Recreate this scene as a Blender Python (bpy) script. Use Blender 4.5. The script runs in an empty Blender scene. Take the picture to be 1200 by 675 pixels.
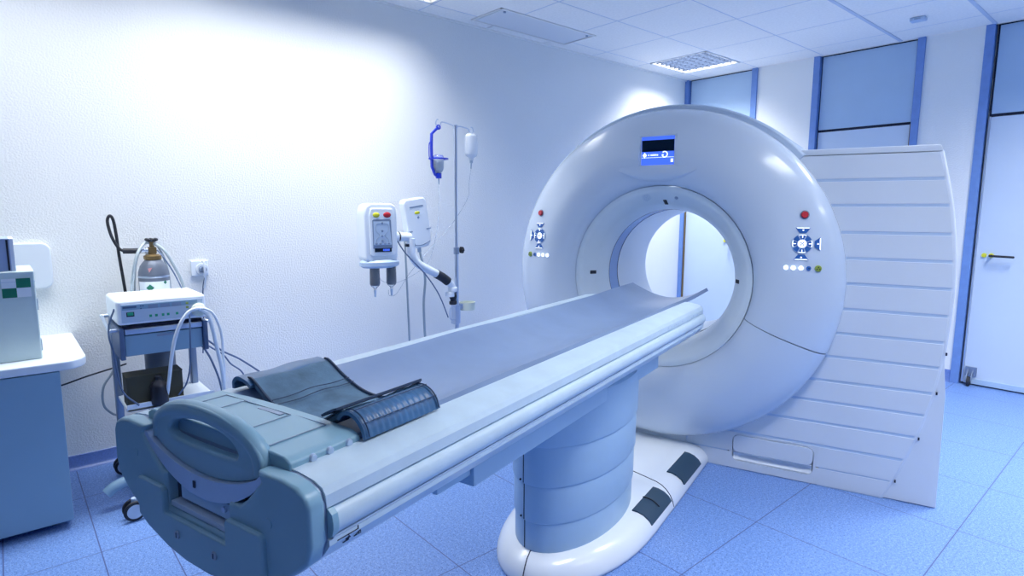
import bpy, bmesh, math, random
from mathutils import Vector, Matrix
random.seed(7)
PI = math.pi
col = bpy.context.scene.collection

# ------------------------------------------------------------------ materials
MATS = {}
def mat(name, color, rough=0.5, metal=0.0, noise=0.0, nscale=20.0, bump=0.0, bscale=60.0, emit=None, estr=0.0,
        trans=0.0, alpha=1.0, coat=0.0, bdist=0.002):
    m = bpy.data.materials.new(name); m.use_nodes = True
    nt = m.node_tree; b = nt.nodes['Principled BSDF']
    b.inputs['Base Color'].default_value = (*color, 1)
    b.inputs['Roughness'].default_value = rough
    b.inputs['Metallic'].default_value = metal
    b.inputs['Transmission Weight'].default_value = trans
    b.inputs['Alpha'].default_value = alpha
    b.inputs['Coat Weight'].default_value = coat
    tc = nt.nodes.new('ShaderNodeTexCoord')
    if noise > 0:
        n = nt.nodes.new('ShaderNodeTexNoise'); n.inputs['Scale'].default_value = nscale; n.inputs['Detail'].default_value = 4
        nt.links.new(tc.outputs['Object'], n.inputs['Vector'])
        r = nt.nodes.new('ShaderNodeValToRGB')
        r.color_ramp.elements[0].position = 0.3; r.color_ramp.elements[1].position = 0.7
        r.color_ramp.elements[0].color = (*[max(0, c*(1-noise)) for c in color], 1)
        r.color_ramp.elements[1].color = (*[min(1, c*(1+noise)) for c in color], 1)
        nt.links.new(n.outputs['Fac'], r.inputs['Fac']); nt.links.new(r.outputs['Color'], b.inputs['Base Color'])
    if bump > 0:
        n = nt.nodes.new('ShaderNodeTexNoise'); n.inputs['Scale'].default_value = bscale; n.inputs['Detail'].default_value = 3
        nt.links.new(tc.outputs['Object'], n.inputs['Vector'])
        bp = nt.nodes.new('ShaderNodeBump'); bp.inputs['Strength'].default_value = bump; bp.inputs['Distance'].default_value = bdist
        nt.links.new(n.outputs['Fac'], bp.inputs['Height']); nt.links.new(bp.outputs['Normal'], b.inputs['Normal'])
    if emit:
        b.inputs['Emission Color'].default_value = (*emit, 1); b.inputs['Emission Strength'].default_value = estr
    MATS[name] = m
    return m

M_wall = mat('woodchip_wallpaper', (0.89, 0.9, 0.89), 0.85, bump=0.7, bscale=105, bdist=0.0045)
M_far = mat('dimmed_far_wall', (0.13, 0.2, 0.28), 0.8, noise=0.02)  # unseen walls darkened to keep bounce light off the couch end
M_ceil = mat('ceiling_tile', (0.92, 0.9, 0.86), 0.9, noise=0.04, nscale=60, bump=0.3, bscale=150)
M_grid = mat('ceiling_grid', (0.55, 0.62, 0.74), 0.6)
M_gridlite = mat('ceiling_grid_pale', (0.92, 0.9, 0.86), 0.6)
M_post = mat('blue_post', (0.15, 0.28, 0.62), 0.5, noise=0.06)
M_panel = mat('blue_panel', (0.42, 0.58, 0.78), 0.45, noise=0.03, nscale=3)
M_door = mat('pale_door', (0.6, 0.71, 0.86), 0.4, noise=0.02, nscale=3)
M_black = mat('black_rubber', (0.01, 0.012, 0.02), 0.6)
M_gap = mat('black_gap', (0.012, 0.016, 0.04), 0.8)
M_base = mat('blue_vinyl', (0.13, 0.22, 0.55), 0.35, noise=0.12, nscale=120)
M_gantry = mat('gantry_white', (0.62, 0.71, 0.83), 0.24, coat=0.4, noise=0.01, nscale=2)
M_drum = mat('gantry_drum', (0.52, 0.63, 0.78), 0.4, noise=0.01, nscale=2)
M_wing = mat('gantry_wing', (0.69, 0.75, 0.83), 0.45, noise=0.015, nscale=3)
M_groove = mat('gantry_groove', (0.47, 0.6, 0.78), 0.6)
M_ring = mat('ring_cream', (0.7, 0.79, 0.85), 0.4, noise=0.01)
M_bore = mat('bore_inner', (0.82, 0.87, 0.92), 0.4)
M_mylar = mat('mylar_window', (0.20, 0.33, 0.62), 0.25)
M_table = mat('table_shaded', (0.24, 0.43, 0.55), 0.38, noise=0.02, nscale=8)  # couch end: low light there is put into a darker base colour
M_rail = mat('rail_white', (0.55, 0.69, 0.8), 0.32, noise=0.06, nscale=14)
M_trim = mat('trim_metal', (0.48, 0.60, 0.78), 0.3, metal=0.35)
M_dark = mat('table_recess', (0.03, 0.045, 0.07), 0.7)
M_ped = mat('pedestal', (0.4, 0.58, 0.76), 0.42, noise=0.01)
M_foot = mat('pedestal_base', (0.8, 0.85, 0.91), 0.25, coat=0.3)
M_pedal = mat('foot_pedal', (0.018, 0.05, 0.09), 0.5)
M_mattress = mat('mattress_vinyl', (0.22, 0.31, 0.5), 0.36, noise=0.06, nscale=6, bump=0.15, bscale=25)
M_suede = mat('suede_pad', (0.1, 0.19, 0.29), 0.9, noise=0.35, nscale=14, bump=0.3, bscale=200)
M_navy = mat('navy_vinyl', (0.045, 0.14, 0.3), 0.38, noise=0.15, nscale=10)
M_navyd = mat('navy_thread', (0.012, 0.035, 0.09), 0.6)
M_metal = mat('brushed_metal', (0.55, 0.62, 0.75), 0.28, metal=0.9)
M_dmetal = mat('grey_metal', (0.24, 0.31, 0.44), 0.4, metal=0.5)
M_white = mat('white_plastic', (0.82, 0.88, 0.95), 0.35)
M_greypl = mat('grey_plastic', (0.30, 0.39, 0.52), 0.45)
M_lgrey = mat('light_grey_plastic', (0.48, 0.60, 0.76), 0.4)
M_cab = mat('cabinet_blue_grey', (0.22, 0.38, 0.54), 0.45, noise=0.03, nscale=3)
M_counter = mat('counter_white', (0.74, 0.82, 0.90), 0.4)
M_creambox = mat('cream_box', (0.55, 0.68, 0.70), 0.45, noise=0.02)
M_green = mat('green_mark', (0.0, 0.16, 0.09), 0.5)
M_tank = mat('cylinder_grey', (0.13, 0.155, 0.21), 0.45, metal=0.2, noise=0.12, nscale=9)
M_brass = mat('brass', (0.26, 0.17, 0.07), 0.4, metal=0.7)
M_red = mat('red_button', (0.55, 0.015, 0.03), 0.35)
M_yellow = mat('yellow_knob', (0.75, 0.72, 0.03), 0.4)
M_lime = mat('olive_button', (0.28, 0.38, 0.05), 0.4)
M_bblue = mat('button_blue', (0.03, 0.13, 0.42), 0.35)
M_led = mat('lit_button', (0.8, 0.86, 1), 0.4, emit=(0.75, 0.82, 1), estr=0.9)
M_blue = mat('royal_blue_plastic', (0.01, 0.035, 0.55), 0.3)
M_screen = mat('screen_blue', (0.02, 0.06, 0.5), 0.3, emit=(0.04, 0.11, 0.75), estr=0.75)
M_scrdark = mat('screen_dark', (0.0, 0.006, 0.02), 0.2)
M_scrlite = mat('screen_glyphs', (0.6, 0.7, 1), 0.3, emit=(0.6, 0.7, 1), estr=1.0)
M_clear = mat('clear_plastic', (0.85, 0.92, 1), 0.12, trans=0.85)
M_fluid = mat('milky_plastic', (0.86, 0.92, 1), 0.25, trans=0.25)
M_hose = mat('pale_hose', (0.36, 0.43, 0.48), 0.4)
M_whose = mat('white_hose', (0.78, 0.85, 0.92), 0.35)
M_wire = mat('blue_grey_wire', (0.07, 0.12, 0.24), 0.5)
M_card = mat('brown_box', (0.045, 0.045, 0.03), 0.8, noise=0.1)
M_glassd = mat('dark_bottle', (0.012, 0.012, 0.02), 0.3)
M_cream = mat('cream_plastic', (0.72, 0.77, 0.66), 0.5)
M_box = mat('white_card', (0.78, 0.85, 0.95), 0.6)
M_boxgrey = mat('blue_grey_card', (0.30, 0.39, 0.60), 0.6)
M_louv = mat('louvre_metal', (0.05, 0.07, 0.12), 0.3, metal=0.5)
M_lampbox = mat('lamp_reflector', (0.2, 0.25, 0.34), 0.35, metal=0.3)
M_vent = mat('vent_panel', (0.82, 0.84, 0.86), 0.5)
M_lgreen = mat('green_key', (0.02, 0.35, 0.20), 0.4)

# floor: speckled vinyl with thin welded seams
def floor_material():
    m = bpy.data.materials.new('speckled_vinyl_floor'); m.use_nodes = True
    nt = m.node_tree; N = nt.nodes; L = nt.links; b = N['Principled BSDF']
    b.inputs['Roughness'].default_value = 0.38
    tc = N.new('ShaderNodeTexCoord')
    def math_(op, a, c=None):
        n = N.new('ShaderNodeMath'); n.operation = op
        for i, v in enumerate((a, c)):
            if v is None: continue
            if isinstance(v, (int, float)): n.inputs[i].default_value = v
            else: L.new(v, n.inputs[i])
        return n.outputs[0]
    def mix(fac, a, c):
        n = N.new('ShaderNodeMix'); n.data_type = 'RGBA'
        L.new(fac, n.inputs[0])
        for i, v in ((6, a), (7, c)):
            if isinstance(v, tuple): n.inputs[i].default_value = (*v, 1)
            else: L.new(v, n.inputs[i])
        return n.outputs[2]
    cl = N.new('ShaderNodeTexNoise'); cl.inputs['Scale'].default_value = 1.6; L.new(tc.outputs['Object'], cl.inputs['Vector'])
    base = mix(cl.outputs['Fac'], (0.125, 0.255, 0.60), (0.15, 0.285, 0.65))
    fine = N.new('ShaderNodeTexNoise'); fine.inputs['Scale'].default_value = 90; fine.inputs['Detail'].default_value = 2
    L.new(tc.outputs['Object'], fine.inputs['Vector'])
    base = mix(math_('MULTIPLY', math_('GREATER_THAN', fine.outputs['Fac'], 0.56), 0.55), base, (0.24, 0.39, 0.76))
    for sc, th, colr in ((70, 0.15, (0.06, 0.14, 0.42)), (95, 0.11, (0.50, 0.62, 0.92)), (48, 0.10, (0.02, 0.06, 0.24))):
        v = N.new('ShaderNodeTexVoronoi'); v.voronoi_dimensions = '2D'; v.inputs['Scale'].default_value = sc
        mp = N.new('ShaderNodeMapping'); mp.inputs['Location'].default_value = (sc*0.37, sc*0.11, 0)
        L.new(tc.outputs['Object'], mp.inputs['Vector']); L.new(mp.outputs['Vector'], v.inputs['Vector'])
        base = mix(math_('MULTIPLY', math_('LESS_THAN', v.outputs['Distance'], th), 0.85), base, colr)
    sp = N.new('ShaderNodeSeparateXYZ'); L.new(tc.outputs['Object'], sp.inputs[0])
    d = None
    for x in (0.42, 1.03, 1.447, 2.062, 2.667, 3.283, 3.893, 4.503, 5.11, 5.72, 6.33):
        a = math_('ABSOLUTE', math_('SUBTRACT', sp.outputs[0], x)); d = a if d is None else math_('MINIMUM', d, a)
    for y in (-0.33, -0.94, -1.55, -2.16, -2.77, -3.38, -3.975, -4.60, -5.05, -5.43, -5.655, -5.96, -6.57, -7.18, -7.79):
        a = math_('ABSOLUTE', math_('SUBTRACT', sp.outputs[1], y)); d = math_('MINIMUM', d, a)
    base = mix(math_('LESS_THAN', d, 0.0022), base, (0.06, 0.09, 0.26))
    L.new(base, b.inputs['Base Color'])
    return m
M_floor = floor_material()

# ------------------------------------------------------------------ mesh helpers
def join(bm, tmp, M=None):
    if M is not None: bmesh.ops.transform(tmp, matrix=M, verts=tmp.verts)
    me = bpy.data.meshes.new('tmp'); tmp.to_mesh(me); bm.from_mesh(me)
    bpy.data.meshes.remove(me); tmp.free()
def bev(t, w, seg=2, ang=0.5):
    if w <= 0: return
    es = [e for e in t.edges if len(e.link_faces) == 2 and e.calc_face_angle(0) > ang]
    bmesh.ops.bevel(t, geom=es, offset=w, segments=seg, affect='EDGES', profile=0.5, clamp_overlap=True)
def box(bm, x0, x1, y0, y1, z0, z1, b=0, seg=2, M=None):
    t = bmesh.new(); bmesh.ops.create_cube(t, size=1)
    bmesh.ops.scale(t, vec=(abs(x1-x0), abs(y1-y0), abs(z1-z0)), verts=t.verts)
    bmesh.ops.translate(t, vec=((x0+x1)/2, (y0+y1)/2, (z0+z1)/2), verts=t.verts)
    bev(t, b, seg); join(bm, t, M); return bm
def prism(bm, pts, axis, a, b, bw=0, seg=2, M=None):
    """polygon of 2d points extruded along axis. 'y': pts are (x,z); 'z': (x,y); 'x': (y,z)"""
    t = bmesh.new()
    def P(p, h): return {'y': (p[0], h, p[1]), 'z': (p[0], p[1], h), 'x': (h, p[0], p[1])}[axis]
    va = [t.verts.new(P(p, a)) for p in pts]; vb = [t.verts.new(P(p, b)) for p in pts]
    t.faces.new(va); t.faces.new(vb[::-1]); n = len(pts)
    for i in range(n): t.faces.new((va[i], va[(i+1) % n], vb[(i+1) % n], vb[i]))
    bmesh.ops.recalc_face_normals(t, faces=t.faces)
    bev(t, bw, seg); join(bm, t, M); return bm
def lathe(bm, prof, c=(0, 0, 0), axis='z', a0=0.0, a1=2*PI, n=48, closed=False, M=None):
    """prof: (r, h). axis y: ring in xz plane, h along y"""
    t = bmesh.new(); full = abs(a1-a0-2*PI) < 1e-6; rows = []
    k = n if full else n+1
    for i in range(k):
        a = a0+(a1-a0)*i/n; ca, sa = math.cos(a), math.sin(a); row = []
        for r, h in prof:
            if axis == 'z': p = (c[0]+r*ca, c[1]+r*sa, c[2]+h)
            elif axis == 'y': p = (c[0]+r*ca, c[1]+h, c[2]+r*sa)
            else: p = (c[0]+h, c[1]+r*ca, c[2]+r*sa)
            row.append(t.verts.new(p))
        rows.append(row)
    m = len(prof)
    for i in range(n if full else n):
        A, B = rows[i], rows[(i+1) % k]
        if not full and i+1 >= k: break
        for j in range(m if closed else m-1):
            q = (A[j], A[(j+1) % m], B[(j+1) % m], B[j])
            t.faces.new(q)
    if not full and closed:
        t.faces.new(rows[0]); t.faces.new(rows[-1][::-1])
    bmesh.ops.remove_doubles(t, verts=t.verts, dist=1e-6)
    bmesh.ops.recalc_face_normals(t, faces=t.faces)
    join(bm, t, M); return bm
def catmull(pts, sub=6, closed=False):
    P = [Vector(p) for p in pts]
    if len(P) < 3: return P
    out = []; n = len(P)
    rng = range(n) if closed else range(n-1)
    for i in rng:
        p1, p2 = P[i], P[(i+1) % n]
        p0 = P[i-1] if (i > 0 or closed) else p1*2-p2
        p3 = P[(i+2) % n] if (i+2 < n or closed) else p2*2-p1
        for k in range(sub):
            u = k/sub
            out.append(0.5*((2*p1)+(-p0+p2)*u+(2*p0-5*p1+4*p2-p3)*u*u+(-p0+3*p1-3*p2+p3)*u**3))
    if not closed: out.append(P[-1])
    return out
def tube(bm, pts, r, n=10, smooth=True, closed=False, M=None, flat=None):
    P = catmull(pts, 7, closed) if smooth else [Vector(p) for p in pts]
    t = bmesh.new(); rings = []; up = None; m = len(P)
    for i, p in enumerate(P):
        if closed: d = (P[(i+1) % m]-P[i-1])
        else: d = (P[min(i+1, m-1)]-P[max(i-1, 0)])
        d.normalize()
        if up is None:
            up = Vector((0, 0, 1)) if abs(d.z) < 0.9 else Vector((1, 0, 0))
        s = d.cross(up); s.normalize(); up = s.cross(d); up.normalize()
        rr = r[min(int(i*len(r)/m), len(r)-1)] if isinstance(r, (list, tuple)) else r
        ring = []
        for k in range(n):
            a = 2*PI*k/n
            ring.append(t.verts.new(p+s*math.cos(a)*rr+up*math.sin(a)*rr))
        rings.append(ring)
    for i in range(m if closed else m-1):
        A, B = rings[i], rings[(i+1) % m]
        for k in range(n): t.faces.new((A[k], A[(k+1) % n], B[(k+1) % n], B[k]))
    if not closed:
        t.faces.new(rings[0]); t.faces.new(rings[-1][::-1])
    bmesh.ops.recalc_face_normals(t, faces=t.faces)
    join(bm, t, M); return bm
def cyl(bm, p0, p1, r0, r1=None, n=24, bw=0, M=None):
    r1 = r0 if r1 is None else r1
    p0, p1 = Vector(p0), Vector(p1); d = p1-p0; L = d.length
    t = bmesh.new()
    bmesh.ops.create_cone(t, cap_ends=True, segments=n, radius1=r0, radius2=r1, depth=L)
    bev(t, bw, 2, 1.0)
    R = d.to_track_quat('Z', 'Y').to_matrix().to_4x4()
    join(bm, t, (M or Matrix())@Matrix.Translation((p0+p1)/2)@R); return bm
def ball(bm, c, r, sc=(1, 1, 1), n=20, M=None):
    t = bmesh.new(); bmesh.ops.create_uvsphere(t, u_segments=n, v_segments=n//2+2, radius=r)
    bmesh.ops.scale(t, vec=sc, verts=t.verts); bmesh.ops.translate(t, vec=c, verts=t.verts)
    join(bm, t, M); return bm
def sheet(bm, rows, th):
    """rows of points -> a solid sheet thickened along the vertex normals"""
    t = bmesh.new(); V = [[t.verts.new(p) for p in r] for r in rows]
    for i in range(len(V)-1):
        for j in range(len(V[0])-1): t.faces.new((V[i][j], V[i][j+1], V[i+1][j+1], V[i+1][j]))
    bmesh.ops.recalc_face_normals(t, faces=t.faces)
    bmesh.ops.solidify(t, geom=t.faces[:], thickness=th)
    bmesh.ops.recalc_face_normals(t, faces=t.faces)
    join(bm, t); return bm
def obj(name, bm, m, parent=None, ang=38, wn=True, loc=None):
    me = bpy.data.meshes.new(name); bm.to_mesh(me); bm.free()
    me.materials.append(m)
    for p in me.polygons: p.use_smooth = True
    me.set_sharp_from_angle(angle=math.radians(ang))
    o = bpy.data.objects.new(name, me); col.objects.link(o)
    if parent: o.parent = parent
    if loc: o.location = loc
    if wn:
        w = o.modifiers.new('wn', 'WEIGHTED_NORMAL'); w.keep_sharp = True
    return o
def thing(name, label, cat, loc=(0, 0, 0), rz=0, group=None):
    o = bpy.data.objects.new(name, None); col.objects.link(o)
    o.empty_display_size = 0.1; o.location = loc; o.rotation_euler = (0, 0, rz)
    return tag(o, label, cat, group)
def tag(o, label, cat, group=None):
    o['label'] = label; o['category'] = cat
    if group: o['group'] = group
    return o
def struct(name, bm, m, **k):
    o = obj(name, bm, m, **k); o['kind'] = 'structure'; return o
B = bmesh.new

# ------------------------------------------------------------------ room
H = 2.8187
RX, RY = 6.6, -8.8
T = 0.625; PX = 0.189; PY = -0.324
struct('floor', box(B(), 0, RX, RY, 0.08, -0.06, 0), M_floor, wn=False)
struct('wall_left', box(B(), -0.12, 0, RY, 0.12, -0.06, H+0.12), M_wall, wn=False)
struct('wall_right', box(B(), RX, RX+0.12, RY, 0.12, -0.06, H+0.12), M_far, wn=False)
struct('wall_front', box(B(), 0, RX, RY-0.12, RY, -0.06, H+0.12), M_far, wn=False)
bm = B()
for a, b in ((0.823, 1.364), (2.243, 2.634), (4.2, 6.6)): box(bm, a, b, 0, 0.12, -0.06, H+0.12)
box(bm, -0.12, RX+0.12, 0.075, 0.14, -0.06, H+0.12)
struct('wall_back', bm, M_wall, wn=False)

# ceiling tiles with openings for lamps and vent
lamps = [(0, 1, 0, 1), (0, 1, 5, 3), (0, 1, 8, 2), (5, 1, 1, 2), (5, 1, 5, 2), (5, 1, 9, 2), (8, 1, 3, 2), (8, 1, 9, 2), (5, 1, 12, 1)]  # columns away from the left wall are unseen lights added for fill
holes = set()
for i, w, j, h in lamps:
    for a in range(w):
        for b in range(h): holes.add((i+a, j+b))
bm = B(); xs = [0]+[PX+T*k for k in range(11) if PX+T*k < RX]+[RX]; ys = [0]+[PY-T*k for k in range(14) if PY-T*k > RY]+[RY]
VX0, VX1, VY0, VY1 = 0.10, 0.465, -3.05, -2.03
for i in range(len(xs)-1):
    for j in range(len(ys)-1):
        if (i-1, j-1) in holes: continue
        x0, x1, y0, y1 = xs[i]+.006, xs[i+1]-.006, ys[j+1]+.006, ys[j]-.006
        if x0 < VX1 and x1 > VX0 and y0 < VY1 and y1 > VY0:
            for (a, b, c, d) in ((x0, min(x1, VX0), y0, y1), (max(x0, VX1), x1, y0, y1),
                                 (max(x0, VX0), min(x1, VX1), y0, VY0), (max(x0, VX0), min(x1, VX1), VY1, y1)):
                if b-a > .005 and d-c > .005: box(bm, a, b, c, d, H, H+.015)
            continue
        box(bm, x0, x1, y0, y1, H, H+.015)
struct('ceiling', bm, M_ceil, wn=False)
bm = B()
for i, x in enumerate(xs[1:-1]):
    w = 0.013 if i in (3, 4, 8) else 0.0055
    dz = 0.004 if w > .01 else -0.001
    for a, b in ([(RY, 0)] if not (VX0 < x < VX1) else [(RY, VY0), (VY1, 0)]): box(bm, x-w, x+w, a, b, H-dz, H+.02)
for y in ys[1:-1]:
    if VY0 < y < VY1: box(bm, VX1, RX, y-.0055, y+.0055, H+.001, H+.02)
    else: box(bm, 0, RX, y-.0055, y+.0055, H+.001, H+.02)
struct('trim_1', bm, M_grid, wn=False)
struct('ceiling_void', box(B(), -.1, RX+.1, RY-.1, .12, H+.16, H+.2), M_gridlite, wn=False)
struct('trim_2', box(box(B(), 0, .016, RY, 0, H-.012, H), 0, RX, -.012, 0, H-.006, H), M_gridlite, wn=False)

# back wall: posts, panels, doors
def post(n, x0, x1):
    bm = box(B(), x0, x1, -.018, .05, 0, H-.001, .002)
    for k in range(11):
        z = .15+k*.25
        cyl(bm, ((x0+x1)/2-.01, -.0165, z), ((x0+x1)/2-.01, -.0195, z), .004, n=8)
    struct('trim_%d' % n, bm, M_post)
post(3, 0.0, 0.045); post(4, 0.765, 0.823); post(5, 1.364, 1.42); post(6, 2.188, 2.243); post(7, 2.634, 2.692)
def bay(n, x0, x1, zt, handle=None, door=True):
    struct('wall_bay_%d' % n, box(B(), x0, x1, .02, .04, zt+.012, H-.012, .001), M_panel)
    struct('trim_%d' % (n+20), box(B(), x0-.014, x1+.014, .035, .06, 0, H), M_gap)
    bm = box(B(), x0, x1, .022, .045, .012, zt-.012, .002)
    d = struct('door_%d' % n, bm, M_door)
    seal = obj('bottom_seal', box(B(), x0+.01, x1, .012, .022, .012, .055, .002), M_panel, d)
    return d
bay(1, .056, .752, 2.14); d2 = bay(2, 1.432, 2.176, 2.14); d3 = bay(3, 2.716, 3.62, 2.14)
d1 = bpy.data.objects['door_1']
struct('trim_9', box(B(), 3.63, 3.69, -.018, .05, 0, H-.001, .002), M_post)
struct('wall_bay_4', box(B(), 3.69, 4.2, 0, .05, 0, H), M_wall)
obj('edge_strip', box(B(), .046, .056, .0, .03, 0, 2.13), M_brass, d1)
obj('edge_strip', box(B(), 2.178, 2.187, .0, .03, 1.2, 2.13), M_brass, d2)
obj('edge_strip', box(B(), 2.706, 2.716, .0, .03, 0.02, 2.13), M_metal, d3)
def handle(d, x, z, s=1):
    for k, xx in enumerate((x, x+s*.045)):
        bm = B(); cyl(bm, (xx, .022, z), (xx, .008, z), .018, .016, bw=.002)
        if k == 0: box(bm, xx-.003, xx+.003, .004, .01, z-.009, z+.006)
        obj('escutcheon', bm, M_yellow if k or 1 else M_metal, d)
    bm = B(); x2 = x+s*.045
    tube(bm, [(x2, .01, z), (x2, -.03, z), (x2+s*.015, -.042, z), (x2+s*.13, -.045, z-.002), (x2+s*.142, -.03, z-.003)], .009)
    obj('lever_handle', bm, M_black, d)
handle(d3, 2.765, 1.058); handle(d1, .545, 1.082, 1)
# baseboards (coved vinyl)
def cove(n, pts, a, b, axis):
    struct(n, prism(B(), pts, axis, a, b), M_base)
cove('baseboard_left', [(0, .0005), (.035, .0005), (.018, .006), (.008, .02), (.004, .075), (0, .078)], RY, 0, 'y')
for k, (a, b) in enumerate(((.825, 1.362), (2.245, 2.632))):
    struct('baseboard_back_%d' % (k+1), prism(B(), [(0, .0005), (-.03, .0005), (-.015, .006), (-.007, .02), (-.004, .10), (0, .10)], 'x', a, b), M_base)
# door roller (castor) at the foot of door 3
t = thing('roller_wheel', 'small black rubber roller castor at the foot of the blue door on the right', 'castor', (2.765, -.02, 0))
obj('mounting_plate', box(B(), -.04, .035, .028, .042, .075, .15, .003), M_dmetal, t)
bm = B(); prism(bm, [(.028, .13), (.028, .09), (-.02, .035), (-.035, .045), (-.015, .10)], 'x', -.022, -.016); prism(bm, [(.028, .13), (.028, .09), (-.02, .035), (-.035, .045), (-.015, .10)], 'x', .010, .016)
obj('fork', bm, M_dmetal, t)
bm = B(); cyl(bm, (-.013, -.02, .0405), (.008, -.02, .0405), .04, bw=.006)
obj('wheel', bm, M_black, t)

# ceiling fittings
def ceiling_light(i, w, j, h, label, group=None):
    x0, x1 = PX+T*i+.012, PX+T*(i+w)-.012; y1, y0 = PY-T*j-.012, PY-T*(j+h)+.012
    cx, cy = (x0+x1)/2, (y0+y1)/2
    t = thing('ceiling_light', label, 'ceiling light', (cx, cy, H), 0, group)
    X, Y = (x1-x0)/2, (y1-y0)/2
    bm = B()
    for a, b, c, d in ((-X, X, Y-.018, Y), (-X, X, -Y, -Y+.018), (-X, -X+.018, -Y, Y), (X-.018, X, -Y, Y)): box(bm, a, b, c, d, -.004, .055, .001)
    obj('frame', bm, M_gridlite, t)
    obj('reflector', box(B(), -X, X, -Y, Y, .07, .078), M_lampbox, t)
    bm = B(); nx = 8; ny = 8*h
    for k in range(1, nx): box(bm, -X+2*X*k/nx-.0012, -X+2*X*k/nx+.0012, -Y+.015, Y-.015, .002, .028)
    for k in range(1, ny): box(bm, -X+.015, X-.015, -Y+2*Y*k/ny-.0018, -Y+2*Y*k/ny+.0018, .000, .026)
    obj('louvre', bm, M_louv, t, wn=False)
    return cx, cy, X, Y
fx = []
labs = ['square white louvred light set in the ceiling behind the scanner, close to the corner',
        'long louvred ceiling light cut by the top edge of the photo, above the drip stand']
for k, a in enumerate(lamps):
    lb = labs[k] if k < 2 else 'unseen louvred ceiling light put in to light the room'
    fx.append(ceiling_light(*a, lb, None if k < 2 else 'ceiling lights out of view'))
t = thing('ceiling_vent', 'long pale slotted air vent in the ceiling along the left wall', 'vent', ((VX0+VX1)/2, (VY0+VY1)/2, H))
X, Y = (VX1-VX0)/2, (VY1-VY0)/2
bm = B()
for a, b, c, d in ((-X, X, Y-.022, Y), (-X, X, -Y, -Y+.022), (-X, -X+.022, -Y, Y), (X-.022, X, -Y, Y)): box(bm, a+.004, b-.004, c+.004, d-.004, -.006, .02, .001)
obj('frame', bm, M_gridlite, t)
obj('surround', box(B(), -X, X, -Y, Y, .012, .03), M_gap, t)
bm = B()
for k in range(22):
    x = -X+.03+k*(2*X-.06)/21
    box(bm, x-.0058, x+.0058, -Y+.034, Y-.034, -.003, .004)
obj('slats', bm, M_vent, t, wn=False)
for q in (-Y+.07, Y-.07):
    bm = B(); cyl(bm, (X-.045, q, -.004), (X-.045, q, -.012), .01); obj('latch', bm, M_greypl, t)
t = thing('smoke_detector', 'small pale rectangular sensor on the ceiling near the right door', 'sensor', (2.345, -.61, H), .05)
obj('housing', box(B(), -.05, .05, -.035, .035, -.028, 0, .008, 3), M_lgrey, t)
obj('lens', box(B(), -.02, .02, -.037, -.033, -.02, -.01, .001), M_greypl, t)

# ------------------------------------------------------------------ CT scanner gantry
A16 = math.radians(16.0); G0 = Vector((1.9, -3.076, 0))
CZ = 1.033
gan = thing('ct_scanner', 'large white ring-shaped scanner gantry with a slatted side wing and a round bore', 'scanner', G0, A16)
SW = Matrix.Rotation(math.radians(3.55), 4, 'Z')      # the wing sweeps back
# ring face (profile: r, y ; y = -t)
disc = [(0.500, -.070), (.520, -.098), (.56, -.122), (.62, -.138), (.68, -.140), (.74, -.128), (.80, -.110), (.845, -.090),
        (.875, -.068), (.895, -.042), (.906, -.012), (.906, .02), (.895, .045), (.60, .06), (.50, .03)]
rA, rB = math.radians(-21.2), math.radians(201.2)
eps = .0035
def densify(p, k=3):
    q = catmull([(a, b, 0) for a, b in p], k); return [(v.x, v.y) for v in q]
dd = densify(disc[:11], 3)+disc[11:]
up_cover = obj('upper_face_cover', lathe(B(), dd, (0, 0, CZ), 'y', rA+eps, rB-eps, 160, closed=True), M_gantry, gan, ang=60, wn=False)
lo_cover = obj('lower_face_cover', lathe(B(), dd, (0, 0, CZ), 'y', rB+eps-2*PI, rA-eps, 90, closed=True), M_gantry, gan, ang=60, wn=False)
obj('joint_gasket', lathe(B(), [(.505, -.06), (.88, -.02), (.88, .03), (.505, .03)], (0, 0, CZ), 'y', 0, 2*PI, 96, closed=True), M_gap, gan, wn=False)
# cream ring and funnel
ring = [(.4975, -.074), (.47, -.068), (.445, -.050), (.42, -.026), (.40, .004), (.385, .05), (.375, .10), (.3735, .13)]
ring2 = densify(ring, 3)
bm = lathe(B(), ring2+[(.395, .135), (.4975, .0)], (0, 0, CZ), 'y', 0, 2*PI, 128, closed=True)
obj('bore_ring', bm, M_ring, gan, ang=50, wn=False)
obj('scan_window', lathe(B(), [(.3750, .13), (.3750, .262), (.395, .262), (.395, .13)], (0, 0, CZ), 'y', 0, 2*PI, 128, closed=True), M_mylar, gan, wn=False)
obj('window_rim', lathe(lathe(B(), [(.3735, .258), (.3735, .263), (.39, .263), (.39, .258)], (0, 0, CZ), 'y', 0, 2*PI, 128, closed=True),
    [(.3725, .129), (.3725, .133), (.39, .133), (.39, .129)], (0, 0, CZ), 'y', 0, 2*PI, 128, closed=True), M_gap, gan, wn=False)
obj('bore_tunnel', lathe(B(), [(.3735, .263), (.371, .40), (.371, .74), (.39, .80), (.44, .845), (.50, .85), (.50, .80), (.42, .70), (.40, .30), (.395, .263)],
    (0, 0, CZ), 'y', 0, 2*PI, 128, closed=True), M_bore, gan, ang=50, wn=False)
obj('drum_cover', lathe(B(), [(.60, .035), (.925, .03), (.938, .045), (.942, .09), (.942, .60), (.90, .76), (.80, .84), (.60, .85)],
    (0, 0, CZ), 'y', math.radians(43), math.radians(222), 110, closed=True), M_drum, gan, ang=50)
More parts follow.
